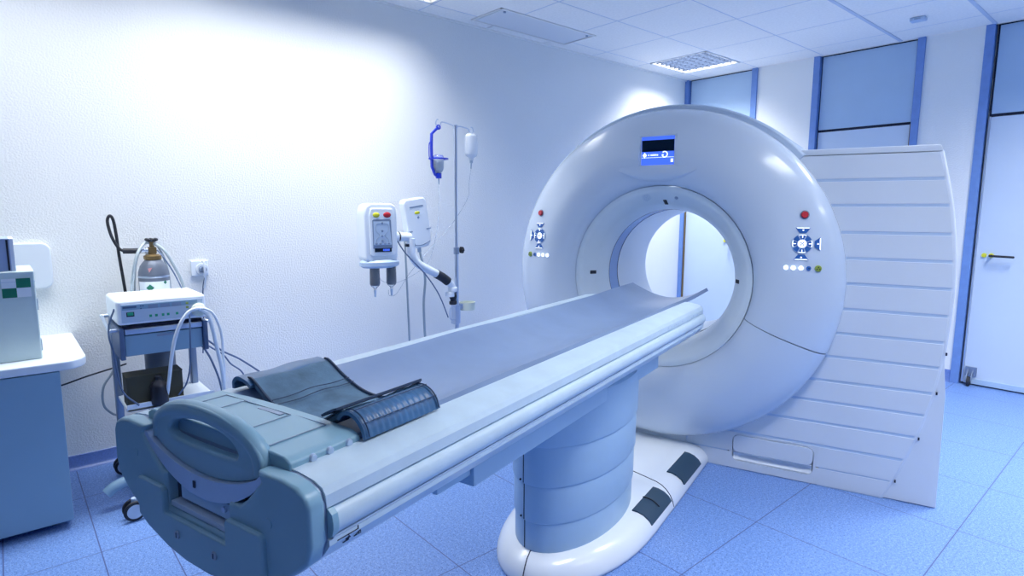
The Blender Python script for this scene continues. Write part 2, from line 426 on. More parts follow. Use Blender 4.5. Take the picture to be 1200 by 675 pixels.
# thin laser slots, speaker and sensor on the cream ring
def onring(r, ang, name, bmf, m):
    return None
def ring_y(r):
    for (r0, y0), (r1, y1) in zip(ring[:-1], ring[1:]):
        if r1 <= r <= r0: return y0+(y1-y0)*(r0-r)/(r0-r1)
    return 0
def disc_y(r):
    for (r0, y0), (r1, y1) in zip(disc[:10], disc[1:11]):
        if r0 <= r <= r1: return y0+(y1-y0)*(r-r0)/(r1-r0)
    return -.01
def face_matrix(s, z, which=disc_y, lift=0.0):
    """frame lying on the curved face: local x right, local y up the face, local z outward"""
    v = Vector((s, z-CZ)); r = v.length; e = .004
    y = which(r); slope = (which(r+e)-which(r-e))/(2*e)       # dy/dr
    rad = Vector((v.x/r, 0, v.y/r)); n = Vector((0, -1, 0))+rad*slope; n.normalize()
    upv = Vector((0, 0, 1)); upv = (upv-n*upv.dot(n)).normalized(); xr = upv.cross(n)
    R = Matrix((xr, upv, n)).transposed().to_4x4()
    return Matrix.Translation(Vector((s, y, z))+n*lift)@R
for ang in (88, 180, 0):
    s = .412*math.cos(math.radians(ang)); z = CZ+.412*math.sin(math.radians(ang))
    bm = box(B(), -.021, .021, -.0105, .0105, -.004, .0035, .0035, 3, M=face_matrix(s, z, ring_y)@Matrix.Rotation(math.radians(0 if ang != 88 else 90), 4, 'Z'))
    obj('laser_slot', bm, M_black, gan)
bm = B(); Mx = face_matrix(-.083, 1.469, ring_y, .0005)
for k in range(37):
    a = k*2.4; r = .0045*math.sqrt(k)
    cyl(bm, (r*math.cos(a)*.9, r*math.sin(a)*.9, -.001), (r*math.cos(a)*.9, r*math.sin(a)*.9, .0012), .0017, n=8, M=Mx)
obj('speaker_grille', bm, M_lgrey, gan, wn=False)
bm = B(); cyl(bm, (0, 0, -.003), (0, 0, .003), .0095, M=face_matrix(.083, 1.467, ring_y)); obj('bore_camera', bm, M_greypl, gan)
# display with hood
def cut(o, x0, x1, y0, y1, z0, z1):
    c = bpy.data.objects.new('cutter', bpy.data.meshes.new('cutter')); b_ = box(B(), x0, x1, y0, y1, z0, z1); b_.to_mesh(c.data); b_.free()
    col.objects.link(c); c.parent = o.parent
    md = o.modifiers.new('cut', 'BOOLEAN'); md.operation = 'DIFFERENCE'; md.object = c; md.solver = 'EXACT'
    bpy.context.view_layer.update()
    me = bpy.data.meshes.new_from_object(o.evaluated_get(bpy.context.evaluated_depsgraph_get()))
    o.modifiers.clear(); o.data = me; bpy.data.objects.remove(c)
cut(up_cover, -.100, .098, -.25, -.118, 1.629, 1.795)
Md = face_matrix(0.0, 1.712)
bm = B()
for a, b, c, d in ((-.101, .099, 1.786, 1.796), (-.101, .099, 1.628, 1.638), (-.101, -.091, 1.638, 1.786), (.088, .099, 1.638, 1.786)):
    box(bm, a, b, -.131, -.112, c, d, .002)
obj('display_bezel', bm, M_gantry, gan)
obj('display_screen', box(B(), -.091, .088, -.125, -.112, 1.638, 1.786), M_screen, gan)
obj('display_readout', box(B(), -.089, .086, -.1275, -.125, 1.708, 1.768), M_scrdark, gan)
bm = B()
yq = -.1275
def glyph(x0, x1, z0, z1): box(bm, x0, x1, yq, -.125, z0, z1)
lathe(bm, [(.006, yq), (.0095, yq), (.0095, -.125), (.006, -.125)], (-.073, 0, 1.690), 'y', 0, 2*PI, 20, closed=True)
glyph(-.0745, -.0715, 1.676, 1.704); glyph(-.084, -.062, 1.6885, 1.6915)
prism(bm, [(-.055, 1.690), (-.048, 1.695), (-.048, 1.685)], 'y', yq, -.125)
for k in range(6): glyph(-.040+k*.0055, -.036+k*.0055, 1.687, 1.694)
prism(bm, [(.002, 1.690), (-.005, 1.695), (-.005, 1.685)], 'y', yq, -.125)
lathe(bm, [(.012, yq), (.017, yq), (.017, -.125), (.012, -.125)], (.036, 0, 1.692), 'y', -PI*.75, PI*.75, 24, closed=True)
ball(bm, (.026, yq, 1.688), .005, (1, .2, 1))
glyph(-.03+.1, .082, 1.651, 1.668); glyph(-.088, .085, 1.6765, 1.678)
obj('display_symbols', bm, M_scrlite, gan, wn=False)
# shallow console pad under the display
rows = []
for i in range(13):
    u = -1+2*i/12; s = u*.215; row = []
    ztop = 1.628+.004*(1-u*u); zbot = 1.548+.058*u*u
    for j in range(9):
        v = j/8; z = ztop+(zbot-ztop)*v
        r = math.hypot(s, z-CZ)
        lift = .011*math.sin(PI*min(1, v*1.0)*.5)**.7*(1-abs(u)**6)
        row.append((s, disc_y(r)-lift+(0.012 if j == 8 else 0), z))
    rows.append(row)
obj('console_pad', sheet(B(), rows, .004), M_gantry, gan, ang=70, wn=False)
# control panels left & right
def panel(sx):
    def at(s, z, lift=0): return face_matrix(sx*s, z, disc_y, lift)
    def rb(s, z, r, m, name, h=.007):
        bm = B(); cyl(bm, (0, 0, -.004), (0, 0, h), r, r*.85, bw=.0015, M=at(s, z))
        return obj(name, bm, m, gan)
    e = rb(.719, 1.381, .0175, M_red, 'stop_button', .012)
    bm = B(); lathe(bm, [(.0175, -.004), (.0175, .003), (.021, .003), (.021, -.004)], M=at(.719, 1.381), n=28, closed=True); obj('button_collar', bm, M_dmetal, e)
    pad = obj('direction_pad', lathe(B(), [(.0, .0015), (.0475, .0015), (.050, -.004), (0, -.004)], n=40, M=at(.718, 1.245)), M_lgrey, gan)
    bm = B()
    for k in range(8):
        a0 = k*PI/4+.09+PI/8; a1 = (k+1)*PI/4-.09+PI/8
        lathe(bm, [(.022, 0), (.022, .005), (.044, .005), (.044, 0)], a0=a0, a1=a1, n=6, closed=True, M=at(.718, 1.245))
    obj('pad_keys', bm, M_bblue, pad)
    bm = B()
    for k in range(4):
        a = k*PI/2
        lathe(bm, [(.0405, .0051), (.0405, .0062), (.0435, .0062), (.0435, .0051)], a0=a-.36, a1=a+.36, n=8, closed=True, M=at(.718, 1.245))
        box(bm, .028, .041, -.0018, .0018, .0051, .0062, M=at(.718, 1.245)@Matrix.Rotation(a, 4, 'Z'))
        obj('light_mark', bm, M_led, pad); bm = B()
    bm.free()
    bm = B(); lathe(bm, [(0, .006), (.015, .006), (.0185, .004), (.0185, 0)], n=28, M=at(.718, 1.245)); c = obj('centre_key', bm, M_led, pad)
    bm = B()
    for k in range(5):
        x, y = (0, 0) if k == 0 else (.0075*math.cos(k*PI/2+PI/4), .0075*math.sin(k*PI/2+PI/4))
        cyl(bm, (x, y, .006), (x, y, .0075), .0032, n=12, M=at(.718, 1.245))
    obj('centre_dots', bm, M_bblue, c)
    for ds, dz, rot in ((0, .062, 0), (0, -.062, PI), (.062, 0, -PI/2)):
        M = at(.718+ds, 1.245+dz)@Matrix.Rotation(rot if sx > 0 else (-rot), 4, 'Z')
        k = obj('arrow_key', prism(B(), [(-.033, .014), (.033, .014), (.014, -.012), (-.014, -.012)], 'z', -.004, .005, .0015, M=M), M_bblue, gan)
        bm = prism(B(), [(-.030, .0135), (.030, .0135), (.024, .010), (-.024, .010)], 'z', .0045, .0062, M=M)
        cyl(bm, (0, .002, .004), (0, .002, .0062), .0035, n=12, M=M)
        obj('key_light', bm, M_led, k)
    for k, (s, m) in enumerate(((.657, M_led), (.688, M_led), (.721, M_led), (.753, M_bblue), (.792, M_lime))):
        b_ = rb(s, 1.130, .0165 if k == 4 else .0118, m, 'round_key')
        bm = B()
        if k < 3:
            for q in range(-1, 2): box(bm, q*.004-.0008, q*.004+.0008, -.005+abs(q)*.002, .005-abs(q)*.002, .0065, .0078, M=at(s, 1.130))
        elif k == 4:
            for q in range(3):
                lathe(bm, [(.003, .006), (.003, .0078), (.009, .0078), (.009, .006)], a0=PI/2+q*2*PI/3-.4, a1=PI/2+q*2*PI/3+.4, n=5, closed=True, M=at(s, 1.130))
        else: cyl(bm, (0, 0, .006), (0, 0, .0078), .003, n=10, M=at(s, 1.130))
        obj('key_symbol', bm, M_bblue if k < 3 else M_gap, b_, wn=False)
panel(1); panel(-1)

# wing (swept frame): outline as s of z
arc = [(0, 1.1175), (.093, 1.157), (.212, 1.200), (.334, 1.238), (.446, 1.266), (.551, 1.287), (.681, 1.305), (.801, 1.313), (.924, 1.319),
       (1.049, 1.321), (1.173, 1.316), (1.297, 1.302), (1.426, 1.284), (1.546, 1.258), (1.620, 1.240), (1.667, 1.228)]
def sa(z):
    for (z0, s0), (z1, s1) in zip(arc[:-1], arc[1:]):
        if z <= z1: return s0+(s1-s0)*(z-z0)/(z1-z0)
    return arc[-1][1]
gz = [1.546, 1.426, 1.297, 1.173, 1.049, .924, .801, .681, .556, .446, .334, .212]
# front slats
edges = [1.664]+[g for g in gz]+[.097]
bm = B()
for i in range(len(edges)-1):
    zt = edges[i]-(.0065 if i > 0 else 0); zb = edges[i+1]+(.007 if i < len(edges)-2 else 0.002)
    zs = [zb+(zt-zb)*k/3 for k in range(4)]
    si = .18 if zt < .46 else .62
    pts = [(si, zb)]+[(sa(z), z) for z in zs]+[(si, zt)]
    if i == len(edges)-2:   # leave room for the pocket
        P1 = [(.18, zb), (.412, zb), (.412, zt), (.18, zt)]; P2 = [(.832, zb)]+[(sa(z), z) for z in zs]+[(.832, zt)]
        P3 = [(.412, .199), (.832, .199), (.832, zt), (.412, zt)]
        for P in (P1, P2, P3): prism(bm, P, 'y', .0, .03, .0 if P is not P2 else .0, M=SW)
        continue
    prism(bm, pts, 'y', .0, .03, .0012, 1, M=SW)
wing = obj('wing_front_panel', bm, M_wing, gan)
zz = [.0+1.66*k/30 for k in range(31)]
bm = prism(B(), [(.18, .0), (.40, 0), (.40, .2), (.845, .2), (.845, 0)]+[(sa(z)-.002, z) for z in zz]+[(.62, 1.66), (.62, .45), (.18, .45)], 'y', .0022, .034, M=SW)
obj('panel_grooves', bm, M_groove, wing, wn=False)
# rounded outer rim of the wing
rim = [(sa(z)-.004, .022, z) for z in [1.664*k/24 for k in range(25)]]
bm = B(); tube(bm, rim, .020, 12, M=SW); obj('wing_edge_rim', bm, M_wing, gan, ang=70, wn=False)
# kick strip
bm = B(); prism(bm, [(.14, .004), (.412, .004), (.412, .092), (.14, .092)], 'y', .0, .03, .002, M=SW)
prism(bm, [(.832, .004)]+[(sa(z), z) for z in (.004, .05, .092)]+[(.832, .092)], 'y', 0, .03, .002, M=SW)
prism(bm, [(.412, .004), (.832, .004), (.832, .042), (.412, .042)], 'y', 0, .03, 0, M=SW)
obj('kick_strip', bm, M_wing, gan)
# hand pocket
def rrect(x0, x1, z0, z1, r, n=5, rt=None):
    rt = r if rt is None else rt
    out = []
    for cx, cz, a, q in ((x1-r, z0+r, -PI/2, r), (x1-rt, z1-rt, 0, rt), (x0+rt, z1-rt, PI/2, rt), (x0+r, z0+r, PI, r)):
        for k in range(n+1): out.append((cx+q*math.cos(a+PI/2*k/n), cz+q*math.sin(a+PI/2*k/n)))
    return out
bm = B()
o_, i_ = rrect(.410, .834, .040, .201, .004, 6), rrect(.424, .820, .047, .195, .034, 6)
t_ = bmesh.new(); n_ = len(o_)
va = [t_.verts.new((p[0], 0, p[1])) for p in o_]; vb = [t_.verts.new((p[0], 0, p[1])) for p in i_]; vc = [t_.verts.new((p[0], .03, p[1])) for p in i_]
for k in range(n_):
    q = (k+1) % n_; t_.faces.new((va[k], va[q], vb[q], vb[k])); t_.faces.new((vb[k], vb[q], vc[q], vc[k]))
join(bm, t_, SW)
pk = obj('pocket_frame', bm, M_wing, gan, wn=False)
obj('pocket_door', prism(B(), rrect(.427, .817, .098, .192, .030, 6), 'y', -.002, .02, .003, M=SW), M_wing, pk)
rows = [[SW@Vector((.43+.385*i/12, .004+.030*math.sin(PI*j/6)**.8*(1 if 0 < i < 12 else .2), .100-.050*j/6)) for j in range(7)] for i in range(13)]
obj('pocket_scoop', sheet(B(), rows, .003), M_foot, pk, ang=80, wn=False)
# body behind the wing
zz = [.66+.04*k for k in range(26)]
core = [(-.80, .0), (1.343, .0), (1.338, .50), (sa(.70)+.006, .70)]+[(sa(z)-.018, z) for z in zz if z > .80 and z < 1.64]+[(1.20, 1.655), (.62, 1.655), (.62, .48), (-.80, .48)]
bm = prism(B(), core, 'y', .036, .70, .004, M=SW)
obj('rear_body', bm, M_wing, gan)
bm = prism(B(), [(.40, 1.668), (1.240, 1.668), (1.230, 1.6965), (.40, 1.6965)], 'y', .004, .72, .004, M=SW)
obj('top_cap', bm, M_wing, gan)
# lower skirt triangle beside the curved edge
sk = [(sa(z)+.003, z) for z in (0.004, .1, .2, .3, .4, .5, .6, .7)]
obj('side_skirt', prism(B(), [(1.345, .004)]+[(1.338, .55), (sa(.72)+.012, .74)]+sk[::-1], 'y', .010, .036, .002, M=SW), M_wing, gan)
bm = B()
for z in (.10, .33, .56, .75): obj('edge_clip', box(B(), sa(z)+.012, sa(z)+.019, .0, .006, z-.007, z+.007, .001, M=SW), M_gap, gan)
bm.free()
obj('left_plinth', prism(B(), [(-.78, .0), (.18, .0), (.18, .30), (-.78, .30)], 'y', .0, .05, .006, M=Matrix.Rotation(0, 4, 'Z')), M_wing, gan)

# ------------------------------------------------------------------ patient table  (local: x = s, y = -t)
tab = thing('patient_table', 'long pale patient couch on an oval pedestal reaching into the scanner bore', 'scanner table', G0, A16)
def V3(s, t, z): return (s, -t, z)
# base plate: rounded plan with a soft top edge
def base_outline(off, t1=1.44, w=.272):
    pts = []; n = 24
    ct = .86
    for k in range(n+1):
        a = PI*k/n
        pts.append(((w-off)*math.cos(a), -(ct+(t1-ct-off)*math.sin(a)**.92)))
    w2 = w-.006-off; tb = -.06+off
    back = [(w2, -(tb+.07)), (w2-.010, -(tb+.035)), (w2-.030, -(tb+.010)), (w2-.065, -tb)]
    pts += [(-(w-.001-off), -.45)]+[(-a, b) for a, b in back]+back[::-1]+[((w-.001-off), -.45)]
    return pts
def loft(levels, cap=True):
    t = bmesh.new(); R = []
    for pts, z in levels: R.append([t.verts.new((p[0], p[1], z)) for p in pts])
    n = len(R[0])
    for A_, B_ in zip(R[:-1], R[1:]):
        for k in range(n): t.faces.new((A_[k], A_[(k+1) % n], B_[(k+1) % n], B_[k]))
    if cap: t.faces.new(R[-1]); t.faces.new(R[0][::-1])
    bmesh.ops.recalc_face_normals(t, faces=t.faces)
    bm = B(); join(bm, t); return bm
BO = lambda off: base_outline(off-.035)
lv = [(BO(.010), 0), (BO(.0), .006), (BO(.0), .018), (BO(.006), .040), (BO(.020), .064), (BO(.042), .084), (BO(.070), .097), (BO(.095), .102)]
base = obj('floor_base', loft(lv), M_foot, tab, ang=60, wn=False)
bm = B()
# joint across the base and down its nose
def base_top(s):
    for off, z in ((.095, .102), (.070, .097), (.042, .084), (.020, .064), (.006, .040), (0, .018)):
        if abs(s) <= .307-off: return z
    return .01
tube(bm, [V3(s, .50+max(0, s)*.35, base_top(s)+.0005) for s in (-.3, -.27, -.24, -.1, .0, .15, .21, .237, .265, .287, .301, .306)], .0022, 6, smooth=False)
tube(bm, [V3(.0+q, t_, z+.0006) for q, t_, z in ((0, 1.36, .102), (.0, 1.405, .0975), (.004, 1.433, .084), (.008, 1.455, .064), (.010, 1.469, .040), (.012, 1.475, .018))], .0022, 6, smooth=False)
obj('joint_line', bm, M_gap, base, wn=False)
def pedal(t0, t1, split):
    rows = []
    prof = [(.212, .1035), (.237, .0995), (.262, .088), (.284, .069), (.298, .046)]
    n = 8
    for i in range(n+1):
        tt = t0+(t1-t0)*i/n
        sh_ = .003*max(0, min(1, (.86-tt)/.8))
        rows.append([V3(s+.002+sh_, tt+(.298-s)*.25, z+.004) for s, z in prof])
    p = obj('foot_pedal', sheet(B(), rows, .006), M_pedal, base, ang=50, wn=False)
    if split:
        bm = B(); tm = (t0+t1)/2
        tube(bm, [V3(s+.002, tm+(.298-s)*.25, z+.0085) for s, z in prof[:-1]], .003, 6); obj('pedal_split', bm, M_black, p)
pedal(.62, .88, True); pedal(.13, .42, False)
# pedestal: telescoping oval rings
def oval(k, t0=.62, t1=1.40, w=.20, n=56):
    c = (t0+t1)/2; a = (t1-t0)/2
    return [((w+k)*math.sin(2*PI*i/n), -(c+(a+k)*math.cos(2*PI*i/n))) for i in range(n)]
zl = [(.098, .217), (.217, .367), (.367, .525), (.525, .72)]
for i, (z0, z1) in enumerate(zl):
    k = .006*i
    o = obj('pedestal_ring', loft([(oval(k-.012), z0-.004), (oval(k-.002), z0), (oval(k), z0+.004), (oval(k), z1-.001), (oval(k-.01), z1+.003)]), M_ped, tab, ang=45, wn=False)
    bm = B(); z_a, z_b = z0+.004, z1-.002
    cyl(bm, V3(-.03, 1.3995+k-.004, z_a), V3(-.03, 1.3995+k-.004, z_b), .0022, n=6); 
    obj('seam', bm, M_gap, o)
    if i in (1, 2):
        bm = B(); cyl(bm, V3(-.045, 1.385+k, z0+.012), V3(-.045, 1.395+k, z0+.012), .004, n=10); obj('screw', bm, M_gap, o)
# under-table carriage boxes
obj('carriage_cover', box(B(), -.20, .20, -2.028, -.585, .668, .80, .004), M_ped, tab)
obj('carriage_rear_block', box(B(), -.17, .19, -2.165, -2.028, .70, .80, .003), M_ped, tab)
# body: extruded section
half = [(.238, .952), (.262, .951), (.300, .946), (.320, .938), (.328, .926), (.330, .905), (.322, .902), (.322, .850), (.333, .848), (.333, .838),
        (.318, .818), (.290, .792), (.245, .763), (.185, .737), (.11, .715), (.05, .706)]
inner = [(.232, .925), (.20, .885), (.12, .850), (.04, .842)]
sec = [(s, z) for s, z in half]+[(-s, z) for s, z in half[::-1]]+[(-s, z) for s, z in inner]+[(s, z) for s, z in inner[::-1]]
t_ = bmesh.new(); R = []
for tt in (.335, 2.608): R.append([t_.verts.new(V3(s, tt, z)) for s, z in sec])
n = len(sec)
for k in range(n): t_.faces.new((R[0][k], R[0][(k+1) % n], R[1][(k+1) % n], R[1][k]))
t_.faces.new(R[0]); t_.faces.new(R[1][::-1]); bmesh.ops.recalc_face_normals(t_, faces=t_.faces)
bm = B(); join(bm, t_)
body = obj('table_body', bm, M_rail, tab, ang=25)
for sg in (1, -1):
    pr = [(.316, .902), (.327, .900), (.336, .893), (.3405, .882), (.3405, .870), (.337, .860), (.331, .854), (.316, .853)]
    obj('side_rail', prism(B(), [(sg*s, z) for s, z in pr], 'y', -2.600, -.330), M_rail, tab, ang=35, wn=False)
    obj('rail_lower_groove', prism(B(), [(sg*.32, .853), (sg*.3335, .8525), (sg*.3335, .8495), (sg*.32, .849)], 'y', -2.60, -.332), M_groove, tab, wn=False)  # bluish strip in the groove below the side rail
    obj('rail_end_cap', prism(B(), [(sg*s, z) for s, z in ((.316, .905), (.330, .903), (.340, .895), (.343, .882), (.343, .870), (.339, .858), (.332, .852), (.316, .85))], 'y', -2.607, -2.594, .001), M_table, tab)
# scuffs on the lower lip
bm = B(); random.seed(3)
for k in range(46):
    tt = .36+random.random()**.7*1.9; L_ = .004+random.random()*.03
    z = .841+random.random()*.005
    box(bm, .3328, .3336, -tt-L_, -tt, z, z+.0012+random.random()*.0014)
for k in range(60):
    tt = .345+random.random()**1.6*.6; L_ = .002+random.random()*.008
    z = .905+random.random()*.012
    box(bm, .3297, .3306, -tt-L_, -tt, z, z+.0012+random.random()*.003)
obj('scuff_marks', bm, M_groove, tab, wn=False)
# end cap (head end towards the camera)
capo = [(.19, .950), (.262, .951), (.298, .946), (.320, .935), (.330, .915), (.331, .850), (.318, .815), (.285, .786), (.240, .758), (.185, .732), (.11, .708), (.04, .698),
        (-.04, .698), (-.11, .708), (-.185, .732), (-.240, .758), (-.285, .786), (-.318, .815), (-.331, .850), (-.330, .915), (-.320, .935), (-.298, .946), (-.262, .951), (-.19, .950)]
dip = [(-.203, .932), (-.178, .905), (-.150, .882), (-.135, .868), (-.118, .868), (-.118, .795), (.10, .795), (.10, .868), (.12, .868), (.135, .870), (.158, .886), (.180, .908), (.203, .932)]
capA = obj('end_cover', prism(B(), capo+dip, 'y', -2.645, -2.6095, .009, 3), M_table, tab)
obj('cover_seam', prism(B(), [(s*.992, .83+(z-.83)*.985) for s, z in capo], 'y', -2.6125, -2.607), M_dmetal, tab, wn=False)
pl = [(-.216, .838), (-.125, .838), (-.118, .830), (-.118, .786), (.098, .786), (.098, .830), (.105, .838), (.205, .838), (.213, .830), (.213, .752),
      (.185, .736), (.11, .714), (.04, .7045), (-.04, .7045), (-.11, .714), (-.185, .736), (-.222, .754), (-.222, .830)]
obj('lower_cover_plate', prism(B(), pl, 'y', -2.654, -2.640, .004, 3), M_table, capA)
# cavity behind the notch
obj('cavity', prism(B(), [(-.13, .79), (.115, .79), (.18, .90), (.10, .92), (-.10, .92), (-.19, .90)], 'y', -2.622, -2.610), M_dark, capA)
bm = box(B(), -.112, .094, -2.640, -2.616, .797, .808, .001); obj('release_bar', bm, M_lgrey, capA)
bm = box(B(), -.085, .094, -2.632, -2.614, .818, .850, .001); obj('latch_plate', bm, M_ped, capA)
bm = B()
for s, z in ((-.045, .848), (.07, .838)): cyl(bm, V3(s, 2.630, z), V3(s, 2.637, z), .006, n=14)
obj('latch_screw', bm, M_metal, capA)
for s, z, tt in ((-.235, .884, 2.645), (.222, .862, 2.645)):
    bm = B(); cyl(bm, V3(s, tt-.004, z), V3(s, tt+.0015, z), .010, n=24, bw=.001); obj('blind_cap', bm, M_table, capA)
for s in (-.068, .062):
    bm = B(); cyl(bm, V3(s, 2.650, .753), V3(s, 2.657, .753), .0085, n=24, bw=.001); o = obj('cover_screw', bm, M_greypl, capA)
    bm = box(B(), s-.001, s+.001, -2.6578, -2.6565, .748, .758); obj('screw_slot', bm, M_gap, o)
# crescent trim
out_ = [(-.205+.41*k/20, .9315-.088*(1-((k-10)/10)**2)**.85) for k in range(21)]
inn_ = [(.182-.364*k/20, .928-.040*(1-((k-10)/10)**2)**.9) for k in range(21)]
tr = obj('crescent_trim', prism(B(), out_+[(.203, .938), (.192, .936)]+inn_+[(-.192, .936), (-.203, .938)], 'y', -2.640, -2.620, .0012), M_trim, capA)
obj('trim_key', box(B(), -.022, -.015, -2.642, -2.639, .860, .874, .0005), M_dark, tr)
# handle plate with opening
bm = B()
ho = [(-.186, .926), (-.188, .955), (-.178, .974), (-.155, .992), (-.115, 1.008), (-.06, 1.019), (0, 1.022), (.06, 1.019), (.115, 1.008), (.155, .992), (.178, .974), (.188, .955), (.186, .926)]
inn = [(.178-.356*k/16, .927-.040*(1-((k-8)/8)**2)**.9) for k in range(17)]
hole = [(-.118, .952), (-.116, .962), (-.097, .977), (-.052, .989), (0, .993), (.052, .989), (.097, .977), (.116, .962), (.118, .952), (.106, .945), (.05, .941), (0, .941), (-.05, .941), (-.106, .945)]
poly = ho+inn
def plate_with_hole(outer, holep, y0, y1, bw):
    t = bmesh.new()
    ov = [t.verts.new((p[0], y0, p[1])) for p in outer]; hv = [t.verts.new((p[0], y0, p[1])) for p in holep]
    es = [t.edges.new((ov[k], ov[(k+1) % len(ov)])) for k in range(len(ov))]+[t.edges.new((hv[k], hv[(k+1) % len(hv)])) for k in range(len(hv))]
    bmesh.ops.triangle_fill(t, edges=es, use_beauty=True)
    r = bmesh.ops.extrude_face_region(t, geom=t.faces[:])
    vs = [v for v in r['geom'] if isinstance(v, bmesh.types.BMVert)]
    bmesh.ops.translate(t, vec=(0, y1-y0, 0), verts=vs)
    bmesh.ops.recalc_face_normals(t, faces=t.faces)
    bmesh.ops.dissolve_limit(t, angle_limit=.02, verts=t.verts, edges=t.edges)
    es = [e for e in t.edges if len(e.link_faces) == 2 and e.calc_face_angle(0) > .9]
    bmesh.ops.bevel(t, geom=es, offset=bw, segments=4, affect='EDGES', profile=.5, clamp_overlap=True)
    b = B(); join(b, t); return b
hp = []
for k, p in enumerate(ho): hp.append(p)
def smoothpoly(p, sub=3): return [(v.x, v.y) for v in catmull([(a, b, 0) for a, b in p], sub)]
ho_s = smoothpoly(ho[1:-1], 3)
hb = plate_with_hole([ho[0]]+ho_s+[ho[-1]]+inn, [(v.x, v.y) for v in catmull([(a, b, 0) for a, b in hole], 2, closed=True)], -2.632, -2.602, .006)
tube(hb, [V3(s_, 2.617, z_) for s_, z_ in ((-.172, .930), (-.172, .950), (-.160, .972), (-.125, .991), (-.07, 1.0035), (0, 1.007), (.07, 1.0035), (.125, .991), (.160, .972), (.172, .950), (.172, .930))], .0175, 18)
hole_s = [(v.x, v.y) for v in catmull([(a, b, 0) for a, b in hole], 2, closed=True)]
obj('grab_handle', hb, M_table, tab, ang=50, wn=False)
# top cover box behind the handle
topc = [(-.243, .945), (-.243, .962), (-.225, .9705), (-.12, .9755), (0, .977), (.12, .9755), (.225, .9705), (.243, .962), (.243, .945)]
tc = obj('head_end_cover', prism(B(), topc, 'y', -2.612, -2.452, .004, 3), M_table, tab)
obj('cover_lid', prism(B(), [(-.17, .960), (-.17, .9742), (0, .9782), (.17, .9742), (.17, .960)], 'y', -2.600, -2.475, .0008), M_table, tc)
bm = B()
def top_z(s): return .977-.0058*(s/.2)**2*1.0
tube(bm, [V3(.17, 2.60, .9752), V3(.17, 2.475, .9752), V3(-.17, 2.475, .9752)], .0013, 6, smooth=False)
tube(bm, [V3(-.17, 2.60, .9752), V3(-.17, 2.475, .9752)], .0012, 6, smooth=False)
tube(bm, [V3(.07, 2.60, .9779), V3(.07, 2.482, .9779), V3(-.09, 2.482, .9779), V3(-.09, 2.60, .9775)], .0012, 6, smooth=False)
obj('lid_outline', bm, M_greypl, tc, wn=False)
obj('lid_slot', box(B(), -.02, .055, -2.497, -2.485, .976, .9788, .0005), M_dmetal, tc)
for tt in (2.565, 2.527, 2.482):
    bm = B(); cyl(bm, V3(.241, tt, .9565), V3(.2475, tt, .9565), .0085, .0065, n=20, bw=.001); obj('side_cap', bm, M_trim, tc)
bm = B(); tube(bm, [V3(.335, 2.594, .832), V3(.3335, 2.594, .8385)], .001)
bm.free()
# warning marks on the lower lip near the end cover
bm = B(); y_ = .3335
def mk(t0, t1, z0, z1): box(bm, .3325, .3342, -t1, -t0, z0, z1)
mk(2.545, 2.592, .8405, .8418); mk(2.545, 2.5465, .8405, .8475)
mk(2.5665, 2.5685, .8395, .8415)
obj('lip_mark', bm, M_gap, tab, wn=False)
bm = B(); Mw = Matrix.Translation(V3(.3272, 2.566, .8300))@Matrix.Rotation(math.radians(36), 4, 'Y')
prism(bm, [(-.006, .004), (.006, .004), (0, -.004)], 'x', -.001, .0015, M=Mw)
box(bm, -.001, .0015, -.001, .001, .003, .010, M=Mw); box(bm, -.001, .0015, -.007, .007, -.0065, -.0052, M=Mw)
for a, b in (((.018, -.006), (.026, .008)), ((.026, .008), (.034, -.006)), ((.034, -.006), (.018, -.006))):
    tube(bm, [(.001, a[0], a[1]), (.001, b[0], b[1])], .0007, 5, smooth=False, M=Mw)
box(bm, -.001, .0015, .0254, .0266, -.002, .004, M=Mw)
obj('warning_symbols', bm, M_gap, tab, wn=False)
# cradle shell
def arc_z(s, lo, hi, w): return lo+(hi-lo)*min(1, abs(s)/w)**2.2
rows = []
for i in range(9):
    tt = .20+2.24*i/8; rows.append([V3(s, tt, arc_z(s, .868, .938, .215)) for s in [-.204+.408*k/16 for k in range(17)]])
obj('cradle', sheet(B(), rows, .010), M_dmetal, tab, ang=60, wn=False)

# blue mattress pad lying in the cradle
rows = []; random.seed(5)
NT = 60
for i in range(NT+1):
    tt = -.135+2.585*i/NT
    edge = .961+.006*math.sin(tt*4.1+1)*math.exp(-((tt-1.1)/.5)**2)+(.012*max(0, 1-abs(tt+.13)/.5))
    row = []
    for k in range(25):
        u = -1+k/12; s = u*.222
        z = .893+(edge-.893)*abs(u)**1.9
        if abs(u) > .9: z -= .004*(abs(u)-.9)/.1
        tq = tt
        if i == 0: tq = tt-.035*(1-u*u)+.0*u
        if i == 1: tq = tt-.020*(1-u*u)
        row.append(V3(s+.004*math.sin(tt*9)*(abs(u) > .95)*u, tq, z))
    rows.append(row)
bm = sheet(B(), rows, .019)
m_ = tag(obj('mattress_pad', bm, M_mattress, ang=60, wn=False), 'long curved blue vinyl mattress pad lying along the top of the patient couch', 'mattress')
m_.location = G0; m_.rotation_euler = (0, 0, A16)

